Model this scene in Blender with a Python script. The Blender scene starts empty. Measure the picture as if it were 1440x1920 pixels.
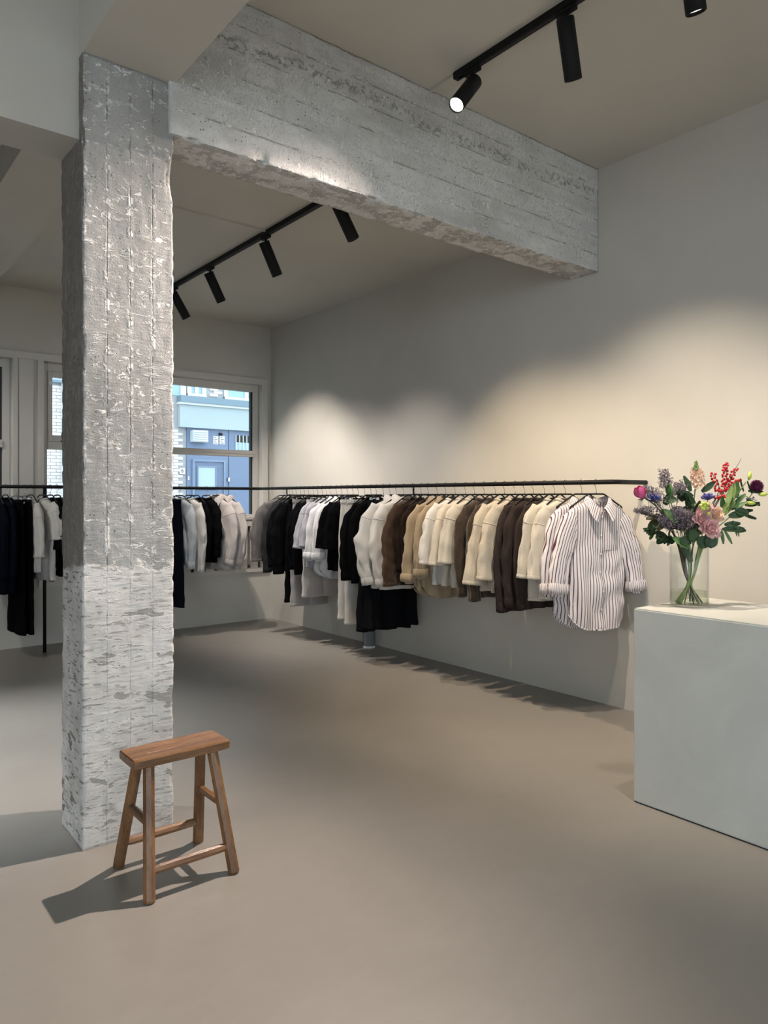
import bpy, bmesh, math, random
from mathutils import Vector, Matrix, noise
R = math.radians
scene = bpy.context.scene
COL = scene.collection

# ------------------------------------------------------------------ camera
FPX, YAW, CY, CAMH = 1363.2, R(38.645), 932.8, 1.35
cam_d = bpy.data.cameras.new('camera'); cam = bpy.data.objects.new('camera', cam_d); COL.objects.link(cam)
cam.location = (0, 0, CAMH); cam.rotation_euler = (R(90), 0, -YAW)
cam_d.sensor_fit = 'HORIZONTAL'; cam_d.sensor_width = 36; cam_d.lens = FPX / 1440 * 36
cam_d.shift_y = -(960 - CY) / 1440; cam_d.clip_start = .05; cam_d.clip_end = 200
scene.camera = cam

# ------------------------------------------------------------------ world, daylight, exposure
world = bpy.data.worlds.new('overcast_sky'); scene.world = world; world.use_nodes = True
bg = world.node_tree.nodes['Background']; bg.inputs[0].default_value = (.78, .90, 1, 1); bg.inputs[1].default_value = 2.8
vs = scene.view_settings
vs.view_transform = 'Standard'; vs.look = 'None'; vs.gamma = 1; vs.use_curve_mapping = False; vs.exposure = .25
def portal(name, loc, rot, sx, sy):                      # guides sampling of the sky through a window opening
    d = bpy.data.lights.new(name, 'AREA'); d.shape = 'RECTANGLE'; d.size = sx; d.size_y = sy; d.cycles.is_portal = True
    o = bpy.data.objects.new(name, d); COL.objects.link(o); o.location = loc; o.rotation_euler = rot

# ------------------------------------------------------------------ main dimensions (metres, camera above the origin)
XR, YK, XL, YF = 4.096, 7.153, -3.6, -4.6        # right wall, back wall, left wall, shop front
ZF, ZB = 3.512, 3.241                            # ceiling of the front bay, of the rear bay
YBM, ZBM = 2.861, 2.835                          # concrete beam
FAC = 15.5                                       # face of the houses across the street
portal('portal_front', (-.1, YF - .02, 1.7), (R(90), 0, R(180)), 7, 2.9)
portal('portal_back', (2.2, YK + .2, 1.87), (R(90), 0, 0), 3.8, 1.5)
portal('portal_left', (XL - .02, -1.5, 1.7), (R(90), 0, R(90)), 5, 2.8)

def ray(u, v):
    a = (u - 720) / FPX; s, c = math.sin(YAW), math.cos(YAW)
    return Vector((s + a * c, c - a * s, (CY - v) / FPX))
C0 = Vector((0, 0, CAMH))
def onx(u, v, x): d = ray(u, v); return C0 + d * (x / d.x)
def ony(u, v, y): d = ray(u, v); return C0 + d * (y / d.y)
def onz(u, v, z): d = ray(u, v); return C0 + d * ((z - CAMH) / d.z)
def atd(u, v, f): return C0 + ray(u, v) * f

# ------------------------------------------------------------------ materials
def newmat(name):
    m = bpy.data.materials.new(name); m.use_nodes = True
    nt = m.node_tree; b = nt.nodes['Principled BSDF']
    return m, nt, b
class G:
    """tiny node-graph helper"""
    def __init__(s, nt): s.nt = nt
    def n(s, t, **kw):
        x = s.nt.nodes.new('ShaderNode' + t)
        for k, v in kw.items(): setattr(x, k, v)
        return x
    def put(s, sock, v):
        if isinstance(v, bpy.types.NodeSocket): s.nt.links.new(v, sock)
        elif v is not None: sock.default_value = v
    def coord(s, kind='Object', scale=(1, 1, 1)):
        c = s.n('TexCoord').outputs[kind]
        m = s.n('Mapping'); s.put(m.inputs['Vector'], c); m.inputs['Scale'].default_value = scale
        return m.outputs[0]
    def noise(s, vec, scale, detail=4, rough=.55, dist=0):
        x = s.n('TexNoise'); s.put(x.inputs['Vector'], vec); x.inputs['Scale'].default_value = scale
        x.inputs['Detail'].default_value = detail; x.inputs['Roughness'].default_value = rough; x.inputs['Distortion'].default_value = dist
        return x.outputs['Fac']
    def voro(s, vec, scale):
        x = s.n('TexVoronoi'); s.put(x.inputs['Vector'], vec); x.inputs['Scale'].default_value = scale
        return x.outputs['Distance']
    def math(s, op, a, b=None, c=None):
        x = s.n('Math', operation=op); s.put(x.inputs[0], a); s.put(x.inputs[1], b)
        if c is not None: s.put(x.inputs[2], c)
        return x.outputs[0]
    def step(s, v, lo, hi, a=0., b=1.):
        x = s.n('MapRange', interpolation_type='SMOOTHSTEP'); s.put(x.inputs[0], v)
        x.inputs[1].default_value = lo; x.inputs[2].default_value = hi; x.inputs[3].default_value = a; x.inputs[4].default_value = b
        return x.outputs[0]
    def mix(s, f, a, b):
        x = s.n('Mix', data_type='RGBA'); s.put(x.inputs[0], f)
        for i, v in ((6, a), (7, b)):
            s.put(x.inputs[i], (*v, 1) if isinstance(v, tuple) else v)
        return x.outputs[2]
    def sep(s, vec):
        x = s.n('SeparateXYZ'); s.put(x.inputs[0], vec); return x.outputs
    def bump(s, h, strength, dist=.01):
        x = s.n('Bump'); s.put(x.inputs['Height'], h); x.inputs['Strength'].default_value = strength; x.inputs['Distance'].default_value = dist
        return x.outputs[0]
def put(b, k, v):
    if k in b.inputs: b.inputs[k].default_value = v
M = {}
def plain(name, col, rough=.6, metal=0, spec=.5, emit=None, es=0):
    m, nt, b = newmat(name); b.inputs['Base Color'].default_value = (*col, 1); b.inputs['Roughness'].default_value = rough
    b.inputs['Metallic'].default_value = metal; put(b, 'Specular IOR Level', spec)
    if emit: b.inputs['Emission Color'].default_value = (*emit, 1); b.inputs['Emission Strength'].default_value = es
    M[name] = m; return m
def mottled(name, c1, c2, scale=3, rough=.6, bump=.1, bscale=60, spec=.4, stretch=(1, 1, 1), bd=.004):
    m, nt, b = newmat(name); g = G(nt); v = g.coord('Object', stretch)
    f = g.step(g.noise(v, scale, 6), .3, .7)
    nt.links.new(g.mix(f, c1, c2), b.inputs['Base Color']); b.inputs['Roughness'].default_value = rough; put(b, 'Specular IOR Level', spec)
    nt.links.new(g.bump(g.noise(v, bscale, 3), bump, bd), b.inputs['Normal']); M[name] = m; return m

mottled('paint', (.50, .48, .432), (.53, .51, .46), 1.6, .75, .12, 45, .3)
mottled('paint_trim', (.56, .53, .49), (.59, .56, .52), 2, .5, .05, 60, .4)
mottled('stucco_white', (.62, .70, .78), (.66, .74, .82), 2, .8, .1, 40)
def floor_mat():
    m, nt, b = newmat('poured_floor'); g = G(nt); v = g.coord('Object')
    n1 = g.noise(v, .9, 5, .6, .8); n2 = g.noise(g.coord('Object', (1, 2.2, 1)), 3.5, 6, .6, 1.5)
    f = g.step(g.math('ADD', g.math('MULTIPLY', n1, .6), g.math('MULTIPLY', n2, .4)), .35, .65)
    c = g.mix(f, (.218, .202, .178), (.238, .221, .196))
    nt.links.new(c, b.inputs['Base Color'])
    nt.links.new(g.step(n1, .3, .7, .35, .40), b.inputs['Roughness']); put(b, 'Specular IOR Level', .75)
    nt.links.new(g.bump(g.noise(v, 2.5, 3, .5, .5), .02, .02), b.inputs['Normal']); M['floor'] = m
floor_mat()
def concrete(name, board_axis, pitch, off, painted):
    m, nt, b = newmat(name); g = G(nt); v = g.coord('Object')
    st = (1, 1, .25) if board_axis == 0 else (.25, 1, 1)
    vs_ = g.coord('Object', st)
    cross = (.3, 1, 1) if board_axis == 0 else (1, 1, .3)
    vc = g.coord('Object', cross)
    big = g.noise(v, 1.7, 5); mid = g.noise(vs_, 14, 6, .6)
    dk = .70 if painted else 1.16
    c = g.mix(g.step(big, .3, .7), (.47 * dk, .465 * dk, .445 * dk), (.61 * dk, .605 * dk, .585 * dk))
    c = g.mix(g.math('MULTIPLY', g.step(mid, .42, .62), .55), c, (.66 * dk, .655 * dk, .635 * dk))
    c = g.mix(g.math('MULTIPLY', g.step(g.noise(v, 4.3, 3), .52, .7), .35), c, (.43, .405, .365))
    grain = g.noise(v, 170, 3, .7); c = g.mix(g.math('MULTIPLY', g.step(grain, .4, .7), .4), c, (.30 * dk, .295 * dk, .28 * dk)); c = g.mix(g.math('MULTIPLY', g.step(g.noise(vs_, 6, 5, .6), .45, .68), .45), c, (.36 * dk, .35 * dk, .33 * dk))
    wn = g.noise(vc, 24, 5, .7, .5)
    white = g.math('MULTIPLY', g.step(wn, .56, .68), g.step(g.noise(v, 3.0, 4), .36, .58))
    dash = g.math('MULTIPLY', g.step(g.noise(g.coord('Object', (.55, 1, 1) if board_axis == 0 else (1, 1, .7)), 46, 4, .65, .9), .56, .63), g.step(g.noise(v, 6, 3), .36, .54))
    white = g.math('MAXIMUM', white, dash)
    c = g.mix(g.math('MULTIPLY', white, .75), c, (.86, .855, .83))
    x = g.sep(v); ax = x[0] if board_axis == 0 else x[2]
    wob = g.math('MULTIPLY', g.math('SUBTRACT', g.noise(v, 7, 3), .5), .012)
    fr = g.math('PINGPONG', g.math('ADD', g.math('SUBTRACT', ax, off), wob), pitch / 2)
    line = g.math('MULTIPLY', g.step(fr, .0008, .0042, 1, 0), g.step(g.noise(v, 11, 4, .6), .44, .56))
    c = g.mix(g.math('MULTIPLY', line, .55), c, (.2, .195, .18))
    crumb = g.math('MULTIPLY', g.step(fr, .004, .016, 1, 0), g.step(g.noise(v, 30, 4, .65), .52, .6))
    c = g.mix(g.math('MULTIPLY', crumb, .6), c, (.80, .795, .77)); white = g.math('MAXIMUM', white, crumb)
    pv = g.voro(v, 46); pores = g.math('MULTIPLY', g.step(pv, .08, .17, 1, 0), g.step(g.noise(v, 5.5, 3), .52, .6))
    c = g.mix(g.math('MULTIPLY', pores, .75), c, (.12, .115, .105))
    pv2 = g.voro(v, 11); pock = g.math('MULTIPLY', g.step(pv2, .06, .12, 1, 0), g.step(g.noise(v, 2.7, 2), .5, .6))
    c = g.mix(g.math('MULTIPLY', pock, .6), c, (.2, .19, .17))
    h = g.math('ADD', g.math('ADD', g.math('MULTIPLY', mid, .6), g.math('MULTIPLY', grain, .25)), g.math('MULTIPLY', white, .7))
    h = g.math('SUBTRACT', h, g.math('ADD', g.math('MULTIPLY', line, .8), pores))
    if painted:      # old whitewash on the lower part, flaked off in patches
        edge = g.math('ADD', x[2], g.math('MULTIPLY', g.math('SUBTRACT', g.noise(v, 9, 4), .5), .16))
        pm = g.step(edge, 1.065, 1.085, 1, 0)
        fl = g.coord('Object', (1, 1, 2.2))
        flake = g.math('ADD', g.step(g.noise(fl, 8, 3, .5, .4), .63, .655), g.math('MULTIPLY', g.step(g.noise(g.coord('Object', (.7, .7, 3.2)), 27, 3), .59, .63), .8))
        flake = g.math('MINIMUM', flake, 1.)
        pc = g.mix(g.step(g.noise(v, 6, 4), .35, .65), (.54, .525, .495), (.65, .635, .605))
        pc = g.mix(g.math('MULTIPLY', line, .4), pc, (.4, .39, .37))
        cover = g.math('MULTIPLY', pm, g.math('SUBTRACT', 1., g.math('MULTIPLY', flake, .8)))
        c = g.mix(g.math('MULTIPLY', g.math('MULTIPLY', pm, flake), .6), c, (.20, .195, .18))
        c = g.mix(cover, c, pc)
        h = g.math('ADD', g.math('MULTIPLY', h, g.math('SUBTRACT', 1., g.math('MULTIPLY', cover, .75))), g.math('MULTIPLY', cover, .9))
        h = g.math('ADD', h, g.math('MULTIPLY', g.noise(g.coord('Object', (.5, .5, 3)), 30, 4), .35))
    else:            # crumbly honeycombed seam near the top of the beam
        z = g.math('ADD', x[2], g.math('MULTIPLY', g.math('SUBTRACT', g.noise(v, 3, 3), .5), .14))
        band = g.math('MULTIPLY', g.step(z, 3.30, 3.33), g.step(z, 3.34, 3.38, 1, 0))
        cr = g.math('MULTIPLY', band, g.step(g.noise(v, 38, 4, .7), .53, .6))
        c = g.mix(g.math('MULTIPLY', cr, .6), c, (.22, .215, .2))
        h = g.math('SUBTRACT', h, g.math('MULTIPLY', cr, 1.5))
    if painted:      # the side towards the left bay is a darker brown with paler streaks
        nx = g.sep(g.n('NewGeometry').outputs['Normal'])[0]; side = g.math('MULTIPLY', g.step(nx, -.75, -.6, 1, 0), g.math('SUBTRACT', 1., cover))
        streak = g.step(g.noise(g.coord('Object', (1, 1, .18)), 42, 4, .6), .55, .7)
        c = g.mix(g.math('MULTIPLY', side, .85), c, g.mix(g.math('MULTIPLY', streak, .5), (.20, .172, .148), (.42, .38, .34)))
    nt.links.new(c, b.inputs['Base Color']); b.inputs['Roughness'].default_value = .85; put(b, 'Specular IOR Level', .25)
    nt.links.new(g.bump(h, .8, .007), b.inputs['Normal']); M[name] = m
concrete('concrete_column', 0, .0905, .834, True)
concrete('concrete_beam', 2, .113, 2.835, False)
def counter_mat():
    m, nt, b = newmat('microcement'); g = G(nt); v = g.coord('Object')
    n = g.noise(v, 2.2, 6, .6, 1.2)
    c = g.mix(g.step(n, .3, .7), (.50, .505, .465), (.555, .56, .52))
    sv = g.noise(g.coord('Object', (1, .7, .35)), 4.2, 2, .4, 2.5)
    scr = g.math('MULTIPLY', g.step(g.math('ABSOLUTE', g.math('SUBTRACT', sv, .5)), .0, .0022, 1, 0), g.step(g.noise(v, 1.9, 2), .56, .62))
    c = g.mix(g.math('MULTIPLY', scr, .5), c, (.6, .62, .57))
    nt.links.new(c, b.inputs['Base Color']); b.inputs['Roughness'].default_value = .62; put(b, 'Specular IOR Level', .35)
    nt.links.new(g.bump(g.math('ADD', n, g.math('MULTIPLY', g.noise(v, 14, 4, .6, 2), .3)), .12, .012), b.inputs['Normal']); M['counter'] = m
counter_mat()
def wood_mat(name, axis):
    m, nt, b = newmat(name); g = G(nt); sc = [9, 9, 9]; sc[axis] = .9
    v = g.coord('Object', tuple(sc)); n = g.noise(v, 2.2, 6, .6, .8); f = g.noise(v, 13, 5, .7)
    c = g.mix(g.step(n, .3, .7), (.105, .046, .017), (.235, .118, .05))
    c = g.mix(g.math('MULTIPLY', g.step(f, .5, .62), .5), c, (.065, .03, .012))
    nt.links.new(c, b.inputs['Base Color']); nt.links.new(g.step(f, .3, .7, .24, .42), b.inputs['Roughness']); put(b, 'Specular IOR Level', .5)
    nt.links.new(g.bump(g.math('ADD', f, n), .25, .004), b.inputs['Normal']); M[name] = m
wood_mat('wood_x', 0); wood_mat('wood_y', 1); wood_mat('wood_z', 2)
plain('black_metal', (.006, .006, .007), .5, spec=.2); plain('black_lamp', (.007, .007, .008), .6, spec=.25)
plain('chrome', (.62, .62, .62), .22, 1); plain('hanger_black', (.006, .006, .007), .45, spec=.25)
plain('lamp_lens', (1, 1, 1), .5, emit=(1, .95, .88), es=14)
plain('lamp_glow', (.8, .8, .8), .4, emit=(1, .95, .88), es=1.2)
plain('lamp_off', (.5, .5, .5), .3)
plain('dark_void', (.02, .02, .022), .8); plain('gasket', (.02, .022, .024), .6)
plain('speaker_cloth', (.15, .16, .17), .85); plain('speaker_white', (.75, .75, .73), .4)
plain('white_plate', (.8, .8, .78), .5); plain('ink', (.03, .03, .035), .6)
plain('plastic_white', (.7, .7, .68), .45)
plain('pavement', (.3, .3, .3), .9)
def glass_mat(name, tint, ref):
    m = bpy.data.materials.new(name); m.use_nodes = True; nt = m.node_tree; nt.nodes.clear(); g = G(nt)
    t = g.n('BsdfTransparent'); t.inputs[0].default_value = (*tint, 1); gl = g.n('BsdfGlossy'); gl.inputs['Roughness'].default_value = .02
    lw = g.n('LayerWeight'); lw.inputs[0].default_value = .5
    fr = g.math('ADD', g.math('MULTIPLY', g.math('POWER', lw.outputs['Facing'], 4.), ref), .03); mx = g.n('MixShader'); out = g.n('OutputMaterial')
    nt.links.new(fr, mx.inputs[0]); nt.links.new(t.outputs[0], mx.inputs[1]); nt.links.new(gl.outputs[0], mx.inputs[2]); nt.links.new(mx.outputs[0], out.inputs[0]); M[name] = m
glass_mat('window_glass', (.93, .97, .97), .6); glass_mat('vase_glass', (.97, .98, .972), .75); glass_mat('water', (.90, .93, .86), .3)
# street
plain('mortar', (.42, .41, .42), .9)
for i, c in enumerate([(.80, .72, .70), (.84, .78, .76), (.76, .67, .66), (.86, .82, .80)]): mottled('brick%d' % i, c, tuple(k * .88 for k in c), 8, .9, .2, 60)
plain('blue_panel', (.16, .21, .32), .5); plain('blue_door', (.13, .175, .275), .45); plain('blue_frame', (.19, .25, .36), .5)
plain('fascia', (.41, .47, .49), .6); plain('coping', (.19, .26, .32), .5); plain('street_white', (.70, .71, .71), .5)
plain('street_glass', (.30, .45, .52), .08, spec=.8); plain('frost_glass', (.42, .52, .56), .25); plain('vent_metal', (.55, .60, .62), .4)

def fabric(name, c1, c2=None, scale=120, bump=.45, sheen=.25, rough=.9):
    m, nt, b = newmat(name); g = G(nt); v = g.coord('UV')
    c2 = c2 or tuple(min(1, k * 1.12) for k in c1)
    n = g.noise(v, scale, 4, .7); w = g.noise(v, 7, 4)
    c = g.mix(g.step(n, .35, .65), c1, c2); c = g.mix(g.math('MULTIPLY', g.step(w, .4, .7), .3), c, tuple(k * .88 for k in c1))
    nt.links.new(c, b.inputs['Base Color']); b.inputs['Roughness'].default_value = rough; put(b, 'Specular IOR Level', .12 if c1[0] > .03 else .02)
    put(b, 'Sheen Weight', sheen if c1[0] > .03 else 0.); put(b, 'Sheen Roughness', .5)
    hh = g.math('ADD', g.math('MULTIPLY', n, .25), g.math('MULTIPLY', g.noise(g.coord('UV', (1, .4, 1)), 15, 4, .55, 1.2), 1.3))
    nt.links.new(g.bump(hh, bump, .008), b.inputs['Normal']); M[name] = m
def striped(name, base, line, pitch, width):
    m, nt, b = newmat(name); g = G(nt); v = g.coord('UV'); x = g.sep(v)
    wob = g.math('MULTIPLY', g.math('SUBTRACT', g.noise(v, 6, 2), .5), .004)
    fr = g.math('PINGPONG', g.math('ADD', x[0], wob), pitch / 2)
    f = g.step(fr, width * .5 - .0009, width * .5 + .0009, 1, 0)
    nt.links.new(g.mix(f, base, line), b.inputs['Base Color']); b.inputs['Roughness'].default_value = .85; put(b, 'Specular IOR Level', .15)
    hh = g.noise(g.coord('UV', (1, .5, 1)), 13, 5, .55, 1.4)
    nt.links.new(g.bump(hh, .55, .012), b.inputs['Normal']); M[name] = m
fabric('black', (0.0032, 0.0032, 0.0040), (0.0049, 0.0049, 0.0059), sheen=.08); fabric('black_knit', (0.0036, 0.0036, 0.0040), (0.0059, 0.0059, 0.0063), 70, .5, .1)
fabric('black_denim', (0.0040, 0.0045, 0.0059), (0.0081, 0.0086, 0.0103), 160, .3, .05); fabric('navy', (0.0032, 0.0045, 0.0081), (0.0054, 0.0067, 0.0117), sheen=.08)
fabric('charcoal', (0.0216, 0.0216, 0.0245), (0.0324, 0.0324, 0.0360)); fabric('melange', (0.0759, 0.0714, 0.0692), (0.1473, 0.1384, 0.1339), 230, .4)
fabric('heather', (0.2736, 0.2736, 0.2952), (0.3600, 0.3600, 0.3816), 210, .25); fabric('taupe_denim', (0.2880, 0.2664, 0.2592), (0.3600, 0.3384, 0.3276), 150, .3)
fabric('white', (0.5616, 0.5616, 0.5616), (0.6048, 0.6048, 0.6048)); fabric('cream_denim', (0.5040, 0.4752, 0.4320), (0.5760, 0.5544, 0.5112), 150, .3)
fabric('offwhite', (0.5184, 0.5040, 0.4752), (0.5760, 0.5616, 0.5328), 150, .3); fabric('cream', (0.4752, 0.4320, 0.3600), (0.5328, 0.4896, 0.4176), 140, .3)
fabric('oat', (0.4320, 0.3816, 0.3024), (0.4896, 0.4392, 0.3600), 140, .3); fabric('khaki', (0.2592, 0.2052, 0.1368), (0.3024, 0.2412, 0.1656), 140, .35)
fabric('brown_wool', (0.0324, 0.0216, 0.0144), (0.0612, 0.0432, 0.0302), 110, .7, .3); fabric('dark_brown', (0.0288, 0.0216, 0.0194), (0.0396, 0.0310, 0.0281))
fabric('chocolate', (0.0432, 0.0245, 0.0158), (0.0612, 0.0360, 0.0238)); fabric('espresso', (0.0158, 0.0108, 0.0086), (0.0230, 0.0158, 0.0130))
fabric('pale_blue', (0.4032, 0.4320, 0.4608), (0.4608, 0.4896, 0.5184)); fabric('warm_white', (0.5184, 0.4968, 0.4680), (0.5760, 0.5544, 0.5256)); fabric('stone', (0.3960, 0.3600, 0.3384), (0.4608, 0.4248, 0.4032), 140, .3)
striped('pinstripe', (.66, .635, .645), (0.0936, 0.0360, 0.0540), .0165, .0042)
plain('button', (.75, .72, .70), .35); plain('button_dark', (.12, .10, .08), .35)
# plants
def leafm(name, c1, c2, rough=.5): mottled(name, c1, c2, 25, rough, .15, 90, .4)
leafm('leaf_dark', (.018, .045, .016), (.035, .075, .026)); leafm('leaf_mid', (.05, .12, .035), (.09, .18, .06)); leafm('leaf_olive', (.045, .055, .015), (.08, .08, .025))
leafm('leaf_pale', (.16, .25, .08), (.24, .33, .12)); leafm('stem_green', (.14, .22, .06), (.22, .30, .10)); leafm('stem_dark', (.02, .035, .012), (.04, .06, .02)); leafm('stem_brown', (.05, .025, .018), (.08, .04, .03))
leafm('rose_pink', (.62, .07, .22), (.76, .16, .34)); leafm('petal_pink', (.74, .42, .42), (.84, .58, .56)); leafm('petal_peach', (.84, .58, .42), (.90, .70, .54))
leafm('berry_red', (.46, .012, .02), (.60, .03, .03), .25); leafm('mum_purple', (.10, .008, .05), (.20, .025, .10)); leafm('limonium', (.13, .105, .135), (.27, .225, .27)); leafm('agapanthus', (.05, .055, .20), (.09, .09, .30)); leafm('bud_lime', (.42, .52, .08), (.55, .62, .14)); leafm('twig', (.05, .04, .03), (.09, .07, .055))

# ------------------------------------------------------------------ mesh building
class MB:
    def __init__(s): s.v = []; s.f = []; s.uv = []; s.has_uv = False
    def vert(s, p, uv=None):
        s.v.append(tuple(p)); s.uv.append(uv or (0, 0))
        if uv: s.has_uv = True
        return len(s.v) - 1
    def box(s, x0, x1, y0, y1, z0, z1):
        i = len(s.v)
        for z in (z0, z1):
            for x, y in ((x0, y0), (x1, y0), (x1, y1), (x0, y1)): s.vert((x, y, z))
        s.f += [tuple(i + k for k in q) for q in ((3, 2, 1, 0), (4, 5, 6, 7), (0, 1, 5, 4), (1, 2, 6, 5), (2, 3, 7, 6), (3, 0, 4, 7))]
        return s
    def grid(s, rows, close_u=False, cap0=False, cap1=False, uvs=None):
        n = len(rows[0]); base = len(s.v)
        for r, row in enumerate(rows):
            for c, p in enumerate(row): s.vert(p, uvs[r][c] if uvs else None)
        for r in range(len(rows) - 1):
            for c in range(n if close_u else n - 1):
                c2 = (c + 1) % n
                s.f.append((base + r * n + c, base + r * n + c2, base + (r + 1) * n + c2, base + (r + 1) * n + c))
        if cap0: s.f.append(tuple(base + c for c in reversed(range(n))))
        if cap1: s.f.append(tuple(base + (len(rows) - 1) * n + c for c in range(n)))
        return s
    def tube(s, pts, rad, n=8, caps=True, flat=1.):
        pts = [Vector(p) for p in pts]; rad = rad if hasattr(rad, '__len__') else [rad] * len(pts)
        rows = []; up = None
        for i, p in enumerate(pts):
            t = (pts[min(i + 1, len(pts) - 1)] - pts[max(i - 1, 0)])
            t = t.normalized() if t.length > 1e-9 else Vector((0, 0, 1))
            if up is None: up = t.orthogonal().normalized()
            up = (up - t * up.dot(t)); up = up.normalized() if up.length > 1e-6 else t.orthogonal().normalized()
            w = t.cross(up)
            rows.append([p + (up * math.cos(a) + w * math.sin(a) * flat) * rad[i] for a in (2 * math.pi * k / n for k in range(n))])
        return s.grid(rows, True, caps, caps)
    def lathe(s, prof, n=24, c=(0, 0, 0), caps=(True, True)):
        rows = [[(c[0] + r * math.cos(2 * math.pi * k / n), c[1] + r * math.sin(2 * math.pi * k / n), c[2] + z) for k in range(n)] for r, z in prof]
        return s.grid(rows, True, *caps)
    def ball(s, c, r, n=8, m=5, sx=1, sy=1, sz=1):
        rows = [[(c[0] + r * sx * math.sin(p) * math.cos(2 * math.pi * k / n), c[1] + r * sy * math.sin(p) * math.sin(2 * math.pi * k / n), c[2] + r * sz * math.cos(p)) for k in range(n)] for p in (math.pi * (.06 + .88 * i / (m - 1)) for i in range(m))]
        return s.grid(rows, True, True, True)
    def build(s, name, mat, parent=None, smooth=False, bevel=0, weld=False):
        me = bpy.data.meshes.new(name); me.from_pydata(s.v, [], s.f)
        if s.has_uv:
            l = me.uv_layers.new(name='UVMap')
            for lp in me.loops: l.data[lp.index].uv = s.uv[lp.vertex_index]
        bm = bmesh.new(); bm.from_mesh(me)
        if weld: bmesh.ops.remove_doubles(bm, verts=bm.verts, dist=1e-5)
        if bevel: bmesh.ops.bevel(bm, geom=list(bm.edges), offset=bevel, segments=2, affect='EDGES', clamp_overlap=True)
        bmesh.ops.recalc_face_normals(bm, faces=bm.faces); bm.to_mesh(me); bm.free()
        if smooth: me.polygons.foreach_set('use_smooth', [True] * len(me.polygons))
        me.materials.append(M[mat]); me.update()
        o = bpy.data.objects.new(name, me); COL.objects.link(o)
        if parent: o.parent = parent
        return o
def tag(o, label=None, cat=None, group=None, kind=None):
    for k, v in (('label', label), ('category', cat), ('group', group), ('kind', kind)):
        if v: o[k] = v
    return o
def thing(name, label, cat, loc=(0, 0, 0), rz=0, group=None):
    o = bpy.data.objects.new(name, None); COL.objects.link(o); o.location = loc; o.rotation_euler = (0, 0, rz); o.empty_display_size = .1
    return tag(o, label, cat, group)
def struct(o, label, cat): return tag(o, label, cat, None, 'structure')
def share(o, name, parent=None):
    c = bpy.data.objects.new(name, o.data); COL.objects.link(c); c.parent = parent; return c
def bx(name, mat, parent, x0, x1, y0, y1, z0, z1, bevel=0): return MB().box(x0, x1, y0, y1, z0, z1).build(name, mat, parent, bevel=bevel)
def lerp(a, b, t): return a + (b - a) * t
def sm(t): t = max(0, min(1, t)); return t * t * (3 - 2 * t)
def nz(x, y, z): return noise.noise(Vector((x, y, z)))

# ================================================================== THE ROOM
struct(bx('floor', 'floor', None, XL - .2, XR + .2, YF - .2, YK + .2, -.12, 0), 'seamless poured grey beige floor', 'floor')
struct(bx('wall_right', 'paint', None, XR, XR + .2, YF - .2, YK + .3, 0, 3.7), 'long greige wall behind the clothes rail', 'wall')
struct(bx('ceiling', 'paint', None, XL, XR, YF, YBM + .1, ZF, ZF + .15), 'greige ceiling in front of the concrete beam', 'ceiling')
struct(bx('ceiling', 'paint', None, XL, XR, YBM + .1, YK + .3, ZB, ZB + .42), 'lower greige ceiling behind the concrete beam', 'ceiling')
WINS = [(2.86, 3.985), (1.726, 2.62), (.33, 1.465)]; ZS, ZH = 1.135, 2.60
wb = MB()
wb.box(XL, XR, YK, YK + .3, ZH, ZB); wb.box(XL, XR, YK, YK + .3, 0, .545); wb.box(XL, XR, YK, YK + .3, 1.06, ZS)
xs = [XR] + [x for a, b in WINS for x in (b, a)] + [XL]
for i in range(0, len(xs), 2): wb.box(xs[i + 1], xs[i], YK, YK + .3, .545, ZH)
for a, b in WINS: wb.box(a, b, YK + .12, YK + .3, .545, 1.06)
wb.box(XL, -.2, YK, YK + .3, .545, ZH)
struct(wb.build('wall_back', 'paint'), 'back wall with the street windows', 'wall')
wl = MB(); wl.box(XL - .2, XL, YF, -4.1, 0, 3.7); wl.box(XL - .2, XL, 1.1, YK + .3, 0, 3.7); wl.box(XL - .2, XL, -4.1, 1.1, 0, .35); wl.box(XL - .2, XL, -4.1, 1.1, 3.1, 3.7)
struct(wl.build('wall_left', 'paint'), 'left wall of the shop, outside the picture', 'wall')
wf = MB(); wf.box(XL, XR, YF - .2, YF, 3.15, 3.7); wf.box(XL, XR, YF - .2, YF, 0, .25); wf.box(XL, XL + .25, YF - .2, YF, .25, 3.15); wf.box(XR - .35, XR, YF - .2, YF, .25, 3.15)
for x in (-1.7, .1, 1.9): wf.box(x - .05, x + .05, YF - .14, YF - .06, .25, 3.15)
struct(wf.build('wall_front', 'paint_trim'), 'glazed shop front behind the viewer', 'wall')
# painted downstand beams
struct(bx('beam', 'paint', None, .834, 1.193, YF, YBM + .1, 3.05, ZF), 'painted ceiling beam running from the column towards the viewer', 'beam')
struct(bx('beam', 'paint', None, .834, 1.193, YBM + .1, YK, 3.05, ZB), 'painted ceiling beam running from the column to the back wall', 'beam')
struct(bx('beam', 'paint', None, XL, .836, 2.932, 3.164, 2.735, ZF), 'painted ceiling beam left of the column', 'beam')

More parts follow.
